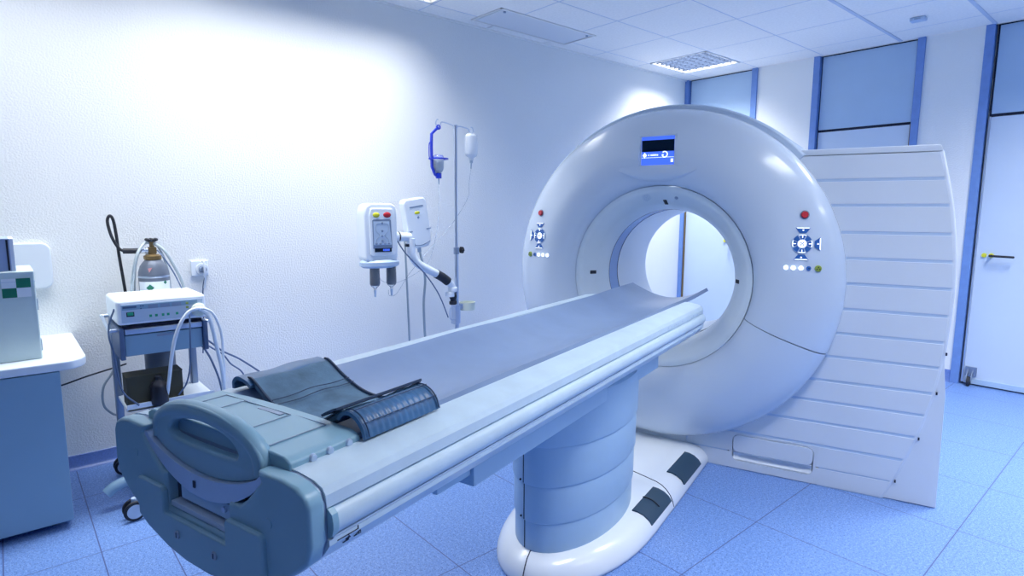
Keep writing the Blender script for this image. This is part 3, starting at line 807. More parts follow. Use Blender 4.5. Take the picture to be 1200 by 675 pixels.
# positioning mat draped over its near end
pm = thing('positioning_mat', 'dark blue suede mat with folded vinyl side flaps across the near end of the couch', 'mat', G0, A16)
def strip(prof, t0, t1, n=12, tw=0.0, wob=0.0, sub=4):
    pr = catmull([(s, 0, z) for s, z in prof], sub)
    rows = []
    for i in range(n+1):
        u = i/n
        rows.append([V3(p.x, t0+(t1-t0)*u+tw*(p.x), p.z+wob*math.sin(u*9+p.x*30)*math.sin(u*PI)) for p in pr])
    return rows
obj('suede_pad', sheet(B(), strip([(-.215, .984), (-.19, .982), (-.12, .952), (-.04, .930), (.04, .929), (.10, .948), (.155, .980), (.185, .998)], 2.19, 2.42, tw=.14, wob=.003), .010), M_suede, pm, ang=60, wn=False)
obj('left_flap', sheet(B(), strip([(-.262, .957), (-.262, .974), (-.250, .987), (-.232, .991), (-.205, .986), (-.185, .976)], 2.165, 2.405, tw=.0, wob=.003), .010), M_navy, pm, ang=60, wn=False)
rows = []
pr = catmull([(.178, 0, .984), (.195, 0, .999), (.215, 0, 1.003), (.238, 0, .994), (.253, 0, .977), (.260, 0, .957)], 4)
for i in range(73):
    u = i/72; rib = .0016*math.sin(u*PI*26)
    rows.append([V3(p.x+rib*min(1, j/10)*.8*math.sin(min(1, j/(len(pr)-1))*PI*.9), 2.232+.222*u, p.z+rib*.5) for j, p in enumerate(pr)])
rf = obj('right_flap', sheet(B(), rows, .007), M_navy, pm, ang=70, wn=False)
bm = B()
for k in (3, 5): 
    q = pr[k*3]
    tube(bm, [V3(q.x+.002, 2.236+.214*i/10, q.z+.0045) for i in range(11)], .0011, 5)
for tt in (2.2405, 2.4475):
    tube(bm, [V3(p.x+.003, tt, p.z+.004) for p in pr[4:]], .0016, 5)
obj('stitching', bm, M_navyd, rf, wn=False)
SP = strip([(-.215, .984), (-.19, .982), (-.12, .952), (-.04, .930), (.04, .929), (.10, .948), (.155, .980), (.185, .998)], 2.19, 2.42, tw=.14, wob=.003)
bm = B()
for j in (9, 10):
    tube(bm, [(q[j][0], q[j][1], q[j][2]+.0105) for q in SP], .0013, 5, smooth=False)
for q in (SP[0], SP[-1]):
    tube(bm, [(p[0], p[1]*(1.0), p[2]+.004) for p in q], .0035, 6, smooth=False)
obj('seam_piping', bm, M_navyd, pm, wn=False)
obj('inner_fold', sheet(B(), strip([(.150, .990), (.168, 1.000), (.190, 1.010), (.196, 1.012)], 2.222, 2.47, tw=.0), .005), M_navyd, pm, wn=False)

# ------------------------------------------------------------------ drip stand and injector (near the left wall)
X3 = .30; PYy = -3.3375
st = thing('drip_stand', 'tall thin metal drip stand with two curled hooks behind the couch', 'drip stand', (X3, PYy, 0))
bm = B(); cyl(bm, (0, 0, .10), (0, 0, 1.09), .0155, n=20); cyl(bm, (0, 0, 1.09), (0, 0, 1.99), .012, n=20); obj('pole', bm, M_metal, st)
for sg in (-1, 1):
    bm = B()
    if sg < 0: P = [(0, 0, 1.985), (0, -.04, 1.998), (0, -.115, 2.008), (0, -.128, 1.990), (0, -.150, 1.975), (0, -.168, 1.992), (0, -.160, 2.018), (0, -.148, 2.022)]
    else: P = [(0, 0, 1.985), (0, .04, 1.992), (0, .11, 1.982), (0, .122, 1.965), (0, .140, 1.950), (0, .158, 1.965), (0, .152, 1.990), (0, .138, 1.996)]
    tube(bm, P, .0042, 8); obj('hook_arm', bm, M_metal, st)
bm = B(); cyl(bm, (0, 0, 1.975), (0, 0, 2.0), .016, bw=.003); obj('top_cap', bm, M_metal, st)
bm = B(); cyl(bm, (0, 0, 1.075), (0, 0, 1.125), .021, bw=.003); cl = obj('height_clamp', bm, M_dmetal, st)
bm = B(); cyl(bm, (0, .015, 1.104), (0, .042, 1.104), .007); 
t2 = B(); 
for k in range(6):
    a = k*PI/3; ball(bm, (.017*math.cos(a), .048, 1.104+.017*math.sin(a)), .010, (1, 1.3, 1), 10)
cyl(bm, (0, .036, 1.104), (0, .06, 1.104), .018); t2.free()
obj('star_knob', bm, M_black, cl)
for k in range(5):
    a = k*2*PI/5+.3; bm = B(); tube(bm, [(0, 0, .10), (.12*math.cos(a), .12*math.sin(a), .09), (.25*math.cos(a), .25*math.sin(a), .065)], .013, 10)
    lg = obj('leg', bm, M_metal, st)
    bm = B(); cyl(bm, (.25*math.cos(a)-.012*math.sin(a), .25*math.sin(a)+.012*math.cos(a), .0285), (.25*math.cos(a)+.012*math.sin(a), .25*math.sin(a)-.012*math.cos(a), .0285), .028, bw=.004)
    obj('castor', bm, M_black, lg)
bm = B(); cyl(bm, (0, 0, .56), (0, 0, .70), .026, bw=.004); box(bm, -.03, .03, -.035, -.005, .555, .71, .008); br = obj('pole_bracket', bm, M_metal, st)
bm = B(); tube(bm, [(.03, -.03, .695), (.03, -.075, .69), (.03, -.085, .64), (.03, -.075, .60), (.03, -.03, .60)], .004, 8); obj('wire_loop', bm, M_metal, br)
# cup holder
ch = obj('cup_holder', lathe(B(), [(.052, 0), (.056, .055), (.060, .055), (.057, -.004), (0, -.004), (0, 0)], (0, .098, .656), 'z', n=40, closed=True), M_cream, st, ang=50, wn=False)
bm = B(); box(bm, -.02, .02, .018, .045, .665, .705, .003); obj('holder_bracket', bm, M_metal, ch)

# saline bottle on the right hook
sb = thing('infusion_bottle', 'white plastic infusion bottle hanging from the right hook of the drip stand', 'drip bottle', (X3, -3.197, 1.78))
bm = lathe(B(), [(0, .172), (.03, .170), (.043, .158), (.046, .14), (.046, .03), (.040, .010), (.018, -.002), (.014, -.022), (0, -.022)], n=32); bmesh.ops.scale(bm, vec=(.8, 1.12, 1), verts=bm.verts); obj('bottle_body', bm, M_fluid, sb, ang=60, wn=False)
bm = B(); tube(bm, [(0, -.012, .168), (0, -.012, .180), (0, 0, .188), (0, .012, .180), (0, .012, .168)], .003, 8); obj('hanging_loop', bm, M_white, sb)
bm = B(); cyl(bm, (0, 0, -.022), (0, 0, -.040), .012); cyl(bm, (0, 0, -.038), (0, -.003, -.082), .006, .004); obj('drip_spike', bm, M_greypl, sb)
bm = B(); tube(bm, [(0, -.003, -.08), (0, -.022, -.19), (0, -.035, -.295), (0, -.175, -.48), (0, -.36, -.647), (0, -.54, -.82), (-.0, -.643, -.95), (0, -.70, -.96), (.05, -.735, -.915)], .0016, 6)
obj('drip_line', bm, M_clear, sb, wn=False)
# contrast bottle in the blue holder on the left hook
bh = thing('bottle_holder', 'bright blue plastic hanger bracket with a ring, on the left hook of the drip stand', 'bottle holder', (X3, -3.4856, 1.63))
def ribbon(pts, w, th):
    bm = B(); pr = []
    P = [Vector(p) for p in pts]; L_, R_ = [], []
    for i, p in enumerate(P):
        d = (P[min(i+1, len(P)-1)]-P[max(i-1, 0)]).normalized(); nrm = Vector((-d.y, d.x))
        L_.append(p+nrm*w/2); R_.append(p-nrm*w/2)
    return prism(bm, [tuple(p) for p in L_+R_[::-1]], 'x', -th/2, th/2, .002)
obj('hanger_strap', ribbon([(.0, .338), (-.02, .322), (-.055, .290), (-.058, .20), (-.055, .065), (-.030, .012), (-.010, .0)], .016, .018), M_blue, bh)
bm = lathe(B(), [(.010, 0), (.010, .01), (.018, .01), (.018, 0)], (0, .002, .340), 'x', n=20, closed=True); bmesh.ops.translate(bm, vec=(-.005, 0, 0), verts=bm.verts); obj('eyelet', bm, M_blue, bh)
bm = B(); tube(bm, [(0, -.056, .235), (0, -.074, .225), (0, -.078, .18), (0, -.075, .125), (0, -.056, .105)], .0035, 8); obj('side_clip', bm, M_blue, bh)
obj('support_ring', lathe(B(), [(.050, .118), (.050, .128), (.070, .128), (.070, .118)], (0, 0, 0), 'z', n=36, closed=True), M_blue, bh)
obj('base_cup', lathe(B(), [(.021, -.012), (.021, .024), (.018, .024), (.018, -.012)], n=24, closed=True), M_blue, bh)
cb = thing('contrast_bottle', 'clear upturned contrast bottle held in the blue bracket on the drip stand', 'drip bottle', (X3, -3.4856, 1.645))
obj('bottle_glass', lathe(B(), [(0, .140), (.026, .138), (.037, .128), (.038, .110), (.038, .045), (.030, .025), (.015, .010), (.014, .0), (0, 0)], n=32), M_clear, cb, ang=60, wn=False)
obj('bottle_liquid', lathe(B(), [(0, .108), (.035, .108), (.035, .047), (.028, .028), (.012, .012), (0, .010)], n=28), M_white, cb, ang=60, wn=False)
bm = B(); cyl(bm, (0, 0, -.02), (0, 0, -.068), .007, .0035); obj('drip_chamber', bm, M_greypl, cb)
bm = B(); tube(bm, [(0, 0, -.066), (0, -.004, -.27), (0, -.035, -.45), (0, -.11, -.63), (0, -.32, -.735), (0, -.45, -.728), (.05, -.515, -.685)], .0016, 6); obj('drip_line', bm, M_clear, cb, wn=False)

# contrast injector head
def rotz(a): return Matrix.Rotation(math.radians(a), 4, 'Z')
inj = thing('contrast_injector', 'white contrast injector head with two syringes and a keypad, on a jointed arm', 'injector', (X3, -3.965, 1.06))
inj.rotation_euler = (0, 0, math.radians(-4))
# local x forwards (into the room), y to the right
sh = [(-.118, .02), (-.125, .30), (-.108, .362), (-.075, .378), (.070, .378), (.098, .362), (.108, .30), (.112, .02), (.09, .0), (-.10, .0)]
obj('housing', prism(B(), sh, 'x', -.08, .055, .018, 4), M_white, inj)
fc = [(-.088, .050), (-.093, .30), (-.080, .345), (.066, .345), (.078, .31), (.090, .050), (.080, .036), (-.080, .036)]
fp = obj('front_panel', prism(B(), fc, 'x', .052, .068, .006, 3), M_white, inj)
obj('keypad', prism(B(), [(-.072, .085), (-.074, .268), (-.066, .275), (.046, .275), (.056, .268), (.064, .085)], 'x', .067, .0695, .0008), M_dmetal, fp)
obj('keypad_face', prism(B(), [(-.066, .108), (-.068, .262), (.042, .262), (.058, .108)], 'x', .069, .0705), M_lgrey, fp)
bm = B()
for z in (.25, .20, .165, .135): ball(bm, (.0715, -.008, z), .008, (.3, 1, 1), 12)
for y in (-.05, -.022, .012, .038): ball(bm, (.0715, y, .117), .008, (.3, 1.2, .8), 12)
obj('keypad_keys', bm, M_dmetal, fp)
bm = B()
for sgn in (-1, 1):
    tube(bm, [(.0707, -.008+sgn*.012, .25), (.0707, -.008+sgn*.040, .24), (.0707, -.008+sgn*.042, .20), (.0707, -.008+sgn*.018, .17), (.0707, -.008+sgn*.040, .145), (.0707, -.008+sgn*.045, .125)], .0016, 5)
obj('keypad_lines', bm, M_greypl, fp, wn=False)
obj('status_display', box(B(), .0685, .0722, -.062, .056, .062, .088, .001), M_scrdark, fp)
bm = B()
for k in range(4): box(bm, .072, .0728, -.004+k*.012, .004+k*.012, .069, .082)
obj('status_digits', bm, M_screen, fp)
bm = B(); ball(bm, (.068, -.046, .303), .022, (.25, 1.1, .75), 20); o = obj('yellow_key', bm, M_yellow, fp); o['label'] = 'yellow oval key'
bm = B(); ball(bm, (.068, .030, .303), .024, (.25, 1.15, .75), 20); o = obj('red_key', bm, M_red, fp); o['label'] = 'red oval key'
bm = lathe(B(), [(0, .01), (.10, .01), (.122, -.006), (.122, -.030), (.10, -.044), (0, -.044)], (0, .0, 0), 'z', n=40); bmesh.ops.scale(bm, vec=(.72, 1.12, 1), verts=bm.verts)
obj('head_collar', bm, M_lgrey, inj)
for y in (-.050, .068):
    bm = lathe(B(), [(0, -.04), (.030, -.04), (.031, -.09), (.028, -.135), (.020, -.155), (0, -.155)], (.03, y, 0), 'z', n=24); s_ = obj('syringe_plunger', bm, M_black, inj)
    bm = lathe(B(), [(.032, -.04), (.034, -.145), (.030, -.160), (.010, -.178), (.006, -.195), (0, -.195)], (.03, y, 0), 'z', n=24); obj('syringe_barrel', bm, M_clear, s_, wn=False)
    bm = B(); cyl(bm, (.03, y, -.19), (.03, y, -.235), .009, .007); obj('syringe_tip', bm, M_lgrey, s_)
# arm
ar = thing('support_boom', 'white jointed support arm curving from the injector head down to the drip stand', 'support arm', (X3, PYy, 0))
L = lambda y, z, x=0: (x, y-PYy, z)
bm = B(); cyl(bm, L(-3.845, 1.215, -.01), L(-3.72, 1.21, -.01), .030, bw=.005); cyl(bm, L(-3.855, 1.215, -.01), L(-3.80, 1.214, -.01), .036, bw=.004); obj('head_joint', bm, M_white, ar)
bm = B(); cyl(bm, L(-3.822, 1.215, -.01), L(-3.812, 1.215, -.01), .0365); obj('joint_band', bm, M_black, ar)
bm = B(); cyl(bm, L(-3.722, 1.165, -.01), L(-3.722, 1.145, -.01), .036, bw=.003); obj('joint_band', bm, M_black, ar)
bm = B(); tube(bm, [L(-3.722, 1.20), L(-3.722, 1.15), L(-3.715, 1.09), L(-3.675, 1.03), L(-3.60, .985), L(-3.53, .95), L(-3.45, .905), L(-3.41, .875)], .029, 16); obj('upper_arm', bm, M_white, ar, ang=60)
bm = B(); tube(bm, [L(-3.515, .942), L(-3.46, .911), L(-3.415, .878)], .033, 16); obj('black_sleeve', bm, M_black, ar, ang=60)
bm = B(); tube(bm, [L(-3.415, .878), L(-3.385, .85), L(-3.372, .815)], .027, 14); cyl(bm, L(-3.375, .80), L(-3.375, .835), .036, bw=.006); box(bm, -.03, .03, -.085, -.04, .765, .80, .006); obj('elbow', bm, M_white, ar, ang=60)
bm = B(); ball(bm, L(-3.372, .765), .028, (1, 1, 1.1)); cyl(bm, L(-3.372, .72), L(-3.372, .79), .020); cyl(bm, L(-3.372, .705), L(-3.372, .73), .028, bw=.004); obj('ball_joint', bm, M_black, ar, ang=60)
bm = B(); tube(bm, [L(-3.84, 1.19, .02), L(-3.78, 1.10, .03), L(-3.645, .965, .034), L(-3.56, .86, .034), L(-3.50, .76, .034), L(-3.44, .62, .034)], .0045, 8); obj('arm_cable', bm, M_wire, ar, wn=False)
# second unit: display / power head behind
ph = thing('injector_remote', 'slim tilted white handset unit on the wall side of the injector arm', 'medical monitor', (X3-.06, -3.620, 1.135))
ph.rotation_euler = (math.radians(-9), 0, 0)
# rotate about x so that the top leans away from the stand
ph.rotation_euler = (math.radians(9), 0, 0)
sh = [(-.075, .02), (-.092, .10), (-.092, .325), (-.078, .345), (.070, .345), (.088, .325), (.092, .12), (.082, .03), (.06, .0), (-.05, .0)]
obj('housing', prism(B(), sh, 'x', -.03, .045, .014, 4), M_white, ph)
obj('speaker_bar', box(B(), .0445, .047, -.055, .055, .283, .293, .002), M_dmetal, ph)
bm = B(); ball(bm, (.045, 0, .245), .022, (.2, 1, .5), 16); o = obj('yellow_key', bm, M_yellow, ph); o['label'] = 'yellow oval key'
bm = B(); ball(bm, (.045, .004, .212), .009, (.3, 1, 1), 12); obj('small_key', bm, M_dmetal, ph)
bm = B(); box(bm, .043, .047, -.098, -.058, .118, .127, .002); box(bm, .043, .047, .055, .096, .118, .127, .002); tube(bm, [(.045, -.07, .03), (.047, 0, .018), (.045, .07, .035)], .003, 6); obj('side_tabs', bm, M_dmetal, ph)
bm = B(); cyl(bm, (0, 0, -.035), (0, 0, .005), .014, bw=.002); obj('cable_gland', bm, M_greypl, ph)
bm = B(); tube(bm, [(0, 0, -.01), (.0, .012, -.22), (0, -.03, -.40), (0, -.06, -.62), (0, -.09, -.95), (-.02, -.12, -1.10)], .009, 8); obj('power_cable', bm, M_hose, ph)
bm = B(); tube(bm, [(.05, -3.70, 1.36), (.06, -3.695, 1.08), (.065, -3.69, .85), (.06, -3.677, .52), (.05, -3.66, .08)], .0075, 8)
bm2 = bm
tag(obj('wall_cable', bm2, M_hose, wn=False, loc=(.12, 0, 0)), 'pale cable hanging straight down behind the upright of the injector arm', 'cable')

# ------------------------------------------------------------------ cabinet with counter, boxes at the left
cab = thing('base_cabinet', 'blue-grey base cabinet with a white rounded countertop at the left edge', 'cabinet', (.36, -6.4, 0))
cy = 6.4
obj('carcass', box(B(), -.36+.001, .36, -1.1+cy-cy, -5.717+cy, .035, .705, .003), M_cab, cab)
ctop = [(-.359, -1.15), (.362, -1.15), (.362, -5.70+cy-.0)]+[(.362-.0+0-.11*(1-math.cos(a))-.0, -5.70+cy+.085*math.sin(a)) for a in [PI*k/16/1.0 for k in range(1, 9)]]+[(-.10, -5.615+cy), (-.359, -5.615+cy)]
obj('countertop', prism(B(), ctop, 'z', .708, .748, .008, 3), M_counter, cab)
for x in (-.28, .27):
    for y in (.62, -.9):
        bm = B(); cyl(bm, (x, y, 0), (x, y, .036), .018, bw=.002); obj('leg', bm, M_black, cab)
fb = thing('first_aid_box', 'pale upright box with a green and white checked mark, standing on the counter', 'box', (.43, -5.96, .748))
obj('box_body', box(B(), -.16, .17, -.19, .195, 0, .385, .006, 3), M_creambox, fb)
obj('lid_line', box(B(), -.162, .172, -.192, .197, .340, .342), M_lgrey, fb)
bm = B()
x_ = .1705
for k in range(4):
    pass
yq0, zq0 = .108, .278   # mark spans y .108..-.09 on the front face
obj('mark_plate', box(B(), .168, .1712, .085, .180, .275, .355), M_white, fb)
bm = box(B(), .170, .1722, .1325, .180, .315, .355); box(bm, .170, .1722, .085, .1325, .275, .315)
o = obj('check_mark', bm, M_green, fb); o['label'] = 'two green squares of the checked mark'
bm = B()
for z in (.03, .21): box(bm, .10, .14, .195, .20, z, z+.05, .002)
obj('hinge', bm, M_greypl, fb)
cb2 = thing('carton', 'flat blue-grey and white carton lying on top of the pale checked box', 'carton', (.45, -5.99, 1.1335))
obj('carton_body', box(B(), -.13, .14, -.16, .155, 0, .137, .002), M_boxgrey, cb2)
bm = box(B(), -.13, .138, .150, .168, 0, .137, .002); obj('carton_flap', bm, M_box, cb2)
obj('carton_edge', box(B(), .136, .1415, .143, .150, .004, .132), M_black, cb2)
wp = tag(obj('wall_plate', prism(B(), rrect(-6.1, -5.672, .992, 1.225, .04), 'x', .001, .03, .008, 3), M_white), 'smooth white rounded plate fixed to the wall behind the boxes', 'wall plate')

# ------------------------------------------------------------------ equipment trolley
tr = thing('equipment_trolley', 'grey hospital equipment trolley with two posts, a drawer and castors, by the left wall', 'trolley', (.45, -5.295, 0))
for sg in (-1, 1):
    bm = B(); box(bm, -.155, -.105, sg*.175-.016, sg*.175+.016, .09, .86, .008); obj('post', bm, M_dmetal, tr)
bm = B(); box(bm, -.20, .15, -.185, .185, .070, .11, .012); obj('chassis', bm, M_greypl, tr)
for sx, sy in ((-.22, -.165), (.362, -.205), (-.22, .165), (.30, .205)):
    bm = B(); prism(bm, [(-.02, -.022), (sx, sy-.0), (sx+.0, sy+.04 if sy < 0 else sy-.04), (.02, .03)], 'z', .085, .115, .008); l_ = obj('leg', bm, M_greypl, tr)
    bm = B(); cyl(bm, (sx, sy, .05), (sx, sy, .10), .014); box(bm, sx-.02, sx+.02, sy-.02, sy+.02, .048, .075, .008); obj('castor_fork', bm, M_lgrey, l_)
    for q in (-1, 1):
        bm = B(); cyl(bm, (sx+q*.013, sy-.004, .0455), (sx+q*.029, sy-.004, .0455), .045, bw=.006, n=32); w_ = obj('castor_wheel', bm, M_black, l_)
    bm = B(); cyl(bm, (sx+.028, sy-.004, .0455), (sx+.0305, sy-.004, .0455), .032, n=28); obj('hub_cap', bm, M_lgrey, l_)
bm = B(); tube(bm, [(.16, -.12, .115), (.18, -.19, .118), (.19, -.255, .105), (.195, -.292, .082)], .026, 14); o = obj('foot_bar', bm, M_cab, tr, ang=60)
bm = B(); box(bm, -.17, .17, -.18, .20, .44, .455, .003); box(bm, .165, .17, -.18, .20, .44, .475); obj('lower_shelf', bm, M_counter, tr)
bm = B(); box(bm, -.15, .13, -.162, .170, .700, .800, .004); dr = obj('drawer', bm, M_cab, tr)
obj('drawer_grip', box(B(), .128, .134, -.03, .06, .782, .792, .001), M_dmetal, dr)
bm = B(); box(bm, -.17, .15, -.186, -.165, .688, .838, .004); obj('side_upright', bm, M_wire, tr)
bm = B(); box(bm, -.17, .15, .172, .193, .688, .838, .004); obj('side_upright', bm, M_wire, tr)
bm = B(); box(bm, -.17, .13, -.165, .172, .805, .812, .001); obj('top_shelf', bm, M_dmetal, tr)
bm = B(); box(bm, .118, .14, -.162, .17, .806, .832, .004); obj('front_rail', bm, M_metal, tr)
for sg in (-1, 1):
    bm = B(); cyl(bm, (.10, sg*.18, .826), (.10, sg*.225, .826), .009); cyl(bm, (-.14, sg*.18, .866), (-.14, sg*.225, .866), .009); cyl(bm, (.10, sg*.217, .826), (-.14, sg*.217, .866), .008)
    obj('side_handle', bm, M_metal, tr)
bm = B(); box(bm, -.16, .12, -.17, .175, .812, .846, .003); obj('black_plinth', bm, M_gap, tr)  # black block between the top shelf and the monitor feet

# monitor / insufflator box on the trolley
mo = thing('gas_monitor', 'flat white electronic unit with a keyed blue-grey front, on top of the trolley', 'medical device', (.45, -5.295, .8465))
obj('case', box(B(), -.19, .155, -.19, .19, .008, .128, .018, 4), M_white, mo)
bm = B()
for x in (-.15, .12):
    for y in (-.15, .15): cyl(bm, (x, y, 0), (x, y, .012), .012)
obj('feet', bm, M_black, mo)
fa = obj('front_fascia', box(B(), .150, .158, -.172, .176, .020, .108, .004), M_lgrey, mo)
obj('fascia_stripe', box(B(), .1575, .1588, -.168, .150, .080, .102, .0005), M_cab, fa)
bm = box(B(), .158, .160, -.152, -.120, .048, .070, .001); obj('power_switch', bm, M_gap, fa)
bm = box(B(), .1595, .162, -.148, -.124, .054, .068, .001); obj('switch_lamp', bm, M_lgreen, fa)
bm = B()
for y in (-.062, -.012, .038): box(bm, .158, .1598, y, y+.040, .080, .098)
obj('readouts', bm, M_dmetal, fa)
bm = B()
for y in (-.060, -.036, -.008, .014, .052): box(bm, .158, .161, y, y+.011, .038, .050, .001)
obj('green_keys', bm, M_lgreen, fa)
bm = B(); box(bm, .158, .1595, -.165, -.110, .088, .098); 
for y, z in ((-.095, .092), (-.086, .092), (-.095, .080)): box(bm, .158, .1595, y, y+.006, z, z+.006)
obj('fascia_marks', bm, M_wire, fa)
bm = B()
for z in (.064, .084): box(bm, .158, .161, .098, .110, z, z+.010, .001)
obj('amber_keys', bm, M_lime, fa)
bm = B(); ball(bm, (.168, .152, .052), .034, (.55, 1, 1)); obj('hose_port', bm, M_cream, mo)
def W2(o, pts): return [(x-o[0], y-o[1], z-o[2]) for x, y, z in pts]
mo0 = (.45, -5.295, .8465)
bm = B(); tube(bm, W2(mo0, [(.635, -5.143, .900), (.70, -5.165, .918), (.70, -5.205, .905), (.70, -5.242, .857), (.69, -5.270, .781), (.68, -5.288, .689), (.66, -5.297, .606), (.63, -5.305, .52), (.60, -5.31, .47)]), .0085, 10); obj('breathing_hose', bm, M_whose, mo, wn=False)
bm = B(); tube(bm, W2(mo0, [(.635, -5.143, .905), (.66, -5.11, .87), (.66, -5.095, .80), (.65, -5.078, .70), (.64, -5.060, .60), (.62, -5.05, .5), (.60, -5.045, .30)]), .0095, 10); obj('white_tube', bm, M_whose, mo, wn=False)
bm = B(); tube(bm, W2(mo0, [(.635, -5.150, .910), (.66, -5.12, .905), (.66, -5.085, .871), (.65, -5.055, .778), (.63, -5.046, .642), (.61, -5.042, .50), (.58, -5.05, .25)]), .0065, 10); obj('thin_white_tube', bm, M_whose, mo, wn=False)
bm = B(); tube(bm, W2(mo0, [(.62, -5.185, .905), (.66, -5.197, .80), (.66, -5.205, .65), (.655, -5.225, .55), (.63, -5.26, .485)]), .004, 8); obj('sensor_wire', bm, M_wire, mo, wn=False)

# box and dark bottle on the lower shelf
bx = thing('cardboard_box', 'dark brown box standing on the lower shelf of the trolley', 'box', (.50, -5.350, .4555))
obj('box_body', box(B(), -.02, .095, -.118, .120, 0, .145, .003), M_card, bx)
obj('box_flap', box(B(), -.022, .097, -.119, .121, .1445, .149, .001), M_card, bx)
bt = thing('dark_bottle', 'small black bottle standing in front of the brown box on the trolley shelf', 'bottle', (.612, -5.338, .4555))
obj('bottle_body', lathe(B(), [(0, 0), (.036, 0), (.038, .01), (.038, .085), (.030, .108), (.014, .118), (.013, .125), (0, .125)], n=28), M_glassd, bt, ang=60, wn=False)
bm = B(); cyl(bm, (0, 0, .122), (0, 0, .138), .014, bw=.002); obj('cap', bm, M_black, bt)

# gas cylinder behind the monitor, standing on the shelf
gc = thing('gas_cylinder', 'grey gas cylinder with brass valve, white label and green diamond, behind the white unit', 'gas cylinder', (.205, -5.255, .1105))
z0 = -.1105
bm = lathe(B(), [(0, .0), (.070, .0), (.073, .01), (.073, .93), (.071, .955), (.062, .985), (.046, 1.008), (.036, 1.018), (.036, 1.025), (0, 1.025)], n=40); obj('cylinder_body', bm, M_tank, gc, ang=60, wn=False)
bm = lathe(B(), [(.0745, .9245), (.0752, .930), (.0745, .9355), (.072, .93)], n=40, closed=True); obj('weld_band', bm, M_metal, gc)
bm = lathe(B(), [(.036, 1.015), (.042, 1.022), (.042, 1.038), (.030, 1.046), (.020, 1.046), (.016, 1.060), (0, 1.060)], n=28); obj('neck_collar', bm, M_brass, gc)
bm = B(); box(bm, -.018, .018, -.020, .020, 1.050, 1.085, .006); cyl(bm, (0, 0, 1.08), (0, 0, 1.115), .012); obj('valve_body', bm, M_brass, gc)
bm = B(); cyl(bm, (0, -.052, 1.066), (0, -.016, 1.066), .013, bw=.002); cyl(bm, (0, -.03, 1.066), (0, -.022, 1.066), .018); obj('hose_coupling', bm, M_metal, gc)
bm = B()
cyl(bm, (0, 0, 1.112), (0, 0, 1.126), .020, .024, bw=.002)
for k in range(6): ball(bm, (.023*math.cos(k*PI/3), .023*math.sin(k*PI/3), 1.124), .0105, (1, 1, .8), 12)
obj('valve_handwheel', bm, M_black, gc)
lab = lathe(B(), [(.0736, .845), (.0742, .846), (.0742, .905), (.0736, .906)], a0=-1.35, a1=1.1, n=30, closed=True); lb = obj('paper_label', lab, M_white, gc)
def on_tank(a, z, y, h): return Matrix.Rotation(a, 4, 'Z')@Matrix.Translation((.0745, 0, z))
bm = B(); prism(bm, [(-.019, 0), (0, -.019), (.019, 0), (0, .019)], 'x', -.002, .0012, M=on_tank(-.45, .874, 0, 0)); o = obj('green_diamond', bm, M_green, lb); o['label'] = 'green diamond on the label'
bm = B(); prism(bm, [(-.01, 0), (0, -.01), (.01, 0), (0, .01)], 'x', -.002, .001, M=on_tank(.55, .899, 0, 0)); obj('green_corner_mark', bm, M_green, lb)
bm = B(); prism(bm, [(-.010, .010), (.010, .014), (-.004, -.012)], 'x', -.004, .0008, M=Matrix.Rotation(-.4, 4, 'Z')@Matrix.Translation((.0690, 0, .966))@Matrix.Rotation(-.35, 4, 'Y')); obj('red_arrow_mark', bm, mat('faded_red', (.5, .22, .25), .6), gc)
gc0 = (.205, -5.255, .1105)
bm = B(); tube(bm, W2(gc0, [(.19, -5.308, 1.176), (.18, -5.345, 1.176), (.17, -5.381, 1.177)]), .0145, 12); obj('hose_grip', bm, M_black, gc, ang=60)
bm = B(); tube(bm, W2(gc0, [(.17, -5.379, 1.177), (.165, -5.400, 1.195), (.16, -5.425, 1.255), (.15, -5.436, 1.33), (.15, -5.424, 1.360), (.15, -5.410, 1.335), (.15, -5.402, 1.25), (.14, -5.396, 1.15), (.13, -5.385, 1.02), (.13, -5.378, .92), (.13, -5.375, .80)]), .0075, 10); obj('pressure_hose', bm, M_black, gc, wn=False)

# coiled hoses looped over the cylinder
bm = B()
tube(bm, [(.27, -5.373, .90), (.275, -5.366, 1.02), (.27, -5.338, 1.15), (.22, -5.295, 1.212), (.20, -5.255, 1.216), (.27, -5.215, 1.185), (.29, -5.180, 1.11), (.29, -5.145, 1.02), (.29, -5.125, .93), (.29, -5.12, .885)], .0075, 10)
tag(obj('looped_hose', bm, M_hose, wn=False), 'pale grey hose looped over the front of the gas cylinder valve', 'hose')
bm = B(); tube(bm, [(.09, -5.339, .88), (.095, -5.322, 1.08), (.11, -5.288, 1.19), (.15, -5.245, 1.226), (.12, -5.200, 1.168), (.10, -5.168, 1.05), (.09, -5.160, .88)], .0065, 10)
tag(obj('rear_hose', bm, M_hose, wn=False), 'pale grey hose looped behind the gas cylinder, nearest the wall', 'hose')
bm = B(); tube(bm, [(.245, -5.238, 1.180), (.29, -5.218, 1.141), (.30, -5.178, 1.057), (.30, -5.135, .94), (.30, -5.125, .90)], .0035, 8)
tag(obj('thin_black_wire', bm, M_wire, wn=False), 'thin dark wire running down from the cylinder valve to the trolley', 'wire')
bm = B(); tube(bm, [(.55, -5.485, .93), (.56, -5.512, .86), (.58, -5.518, .80), (.58, -5.507, .737), (.60, -5.498, .623), (.62, -5.483, .538), (.63, -5.428, .470)], .004, 8)
tag(obj('side_wire', bm, M_wire, wn=False), 'blue-grey wire sagging down the left side of the trolley', 'wire')
bm = B(); tube(bm, [(.28, -5.46, .62), (.30, -5.49, .565), (.30, -5.530, .50), (.30, -5.535, .41), (.30, -5.50, .355), (.31, -5.46, .34)], .0055, 8)
tag(obj('sagging_hose', bm, M_hose, wn=False), 'pale hose bulging out low beside the left post of the trolley', 'hose')
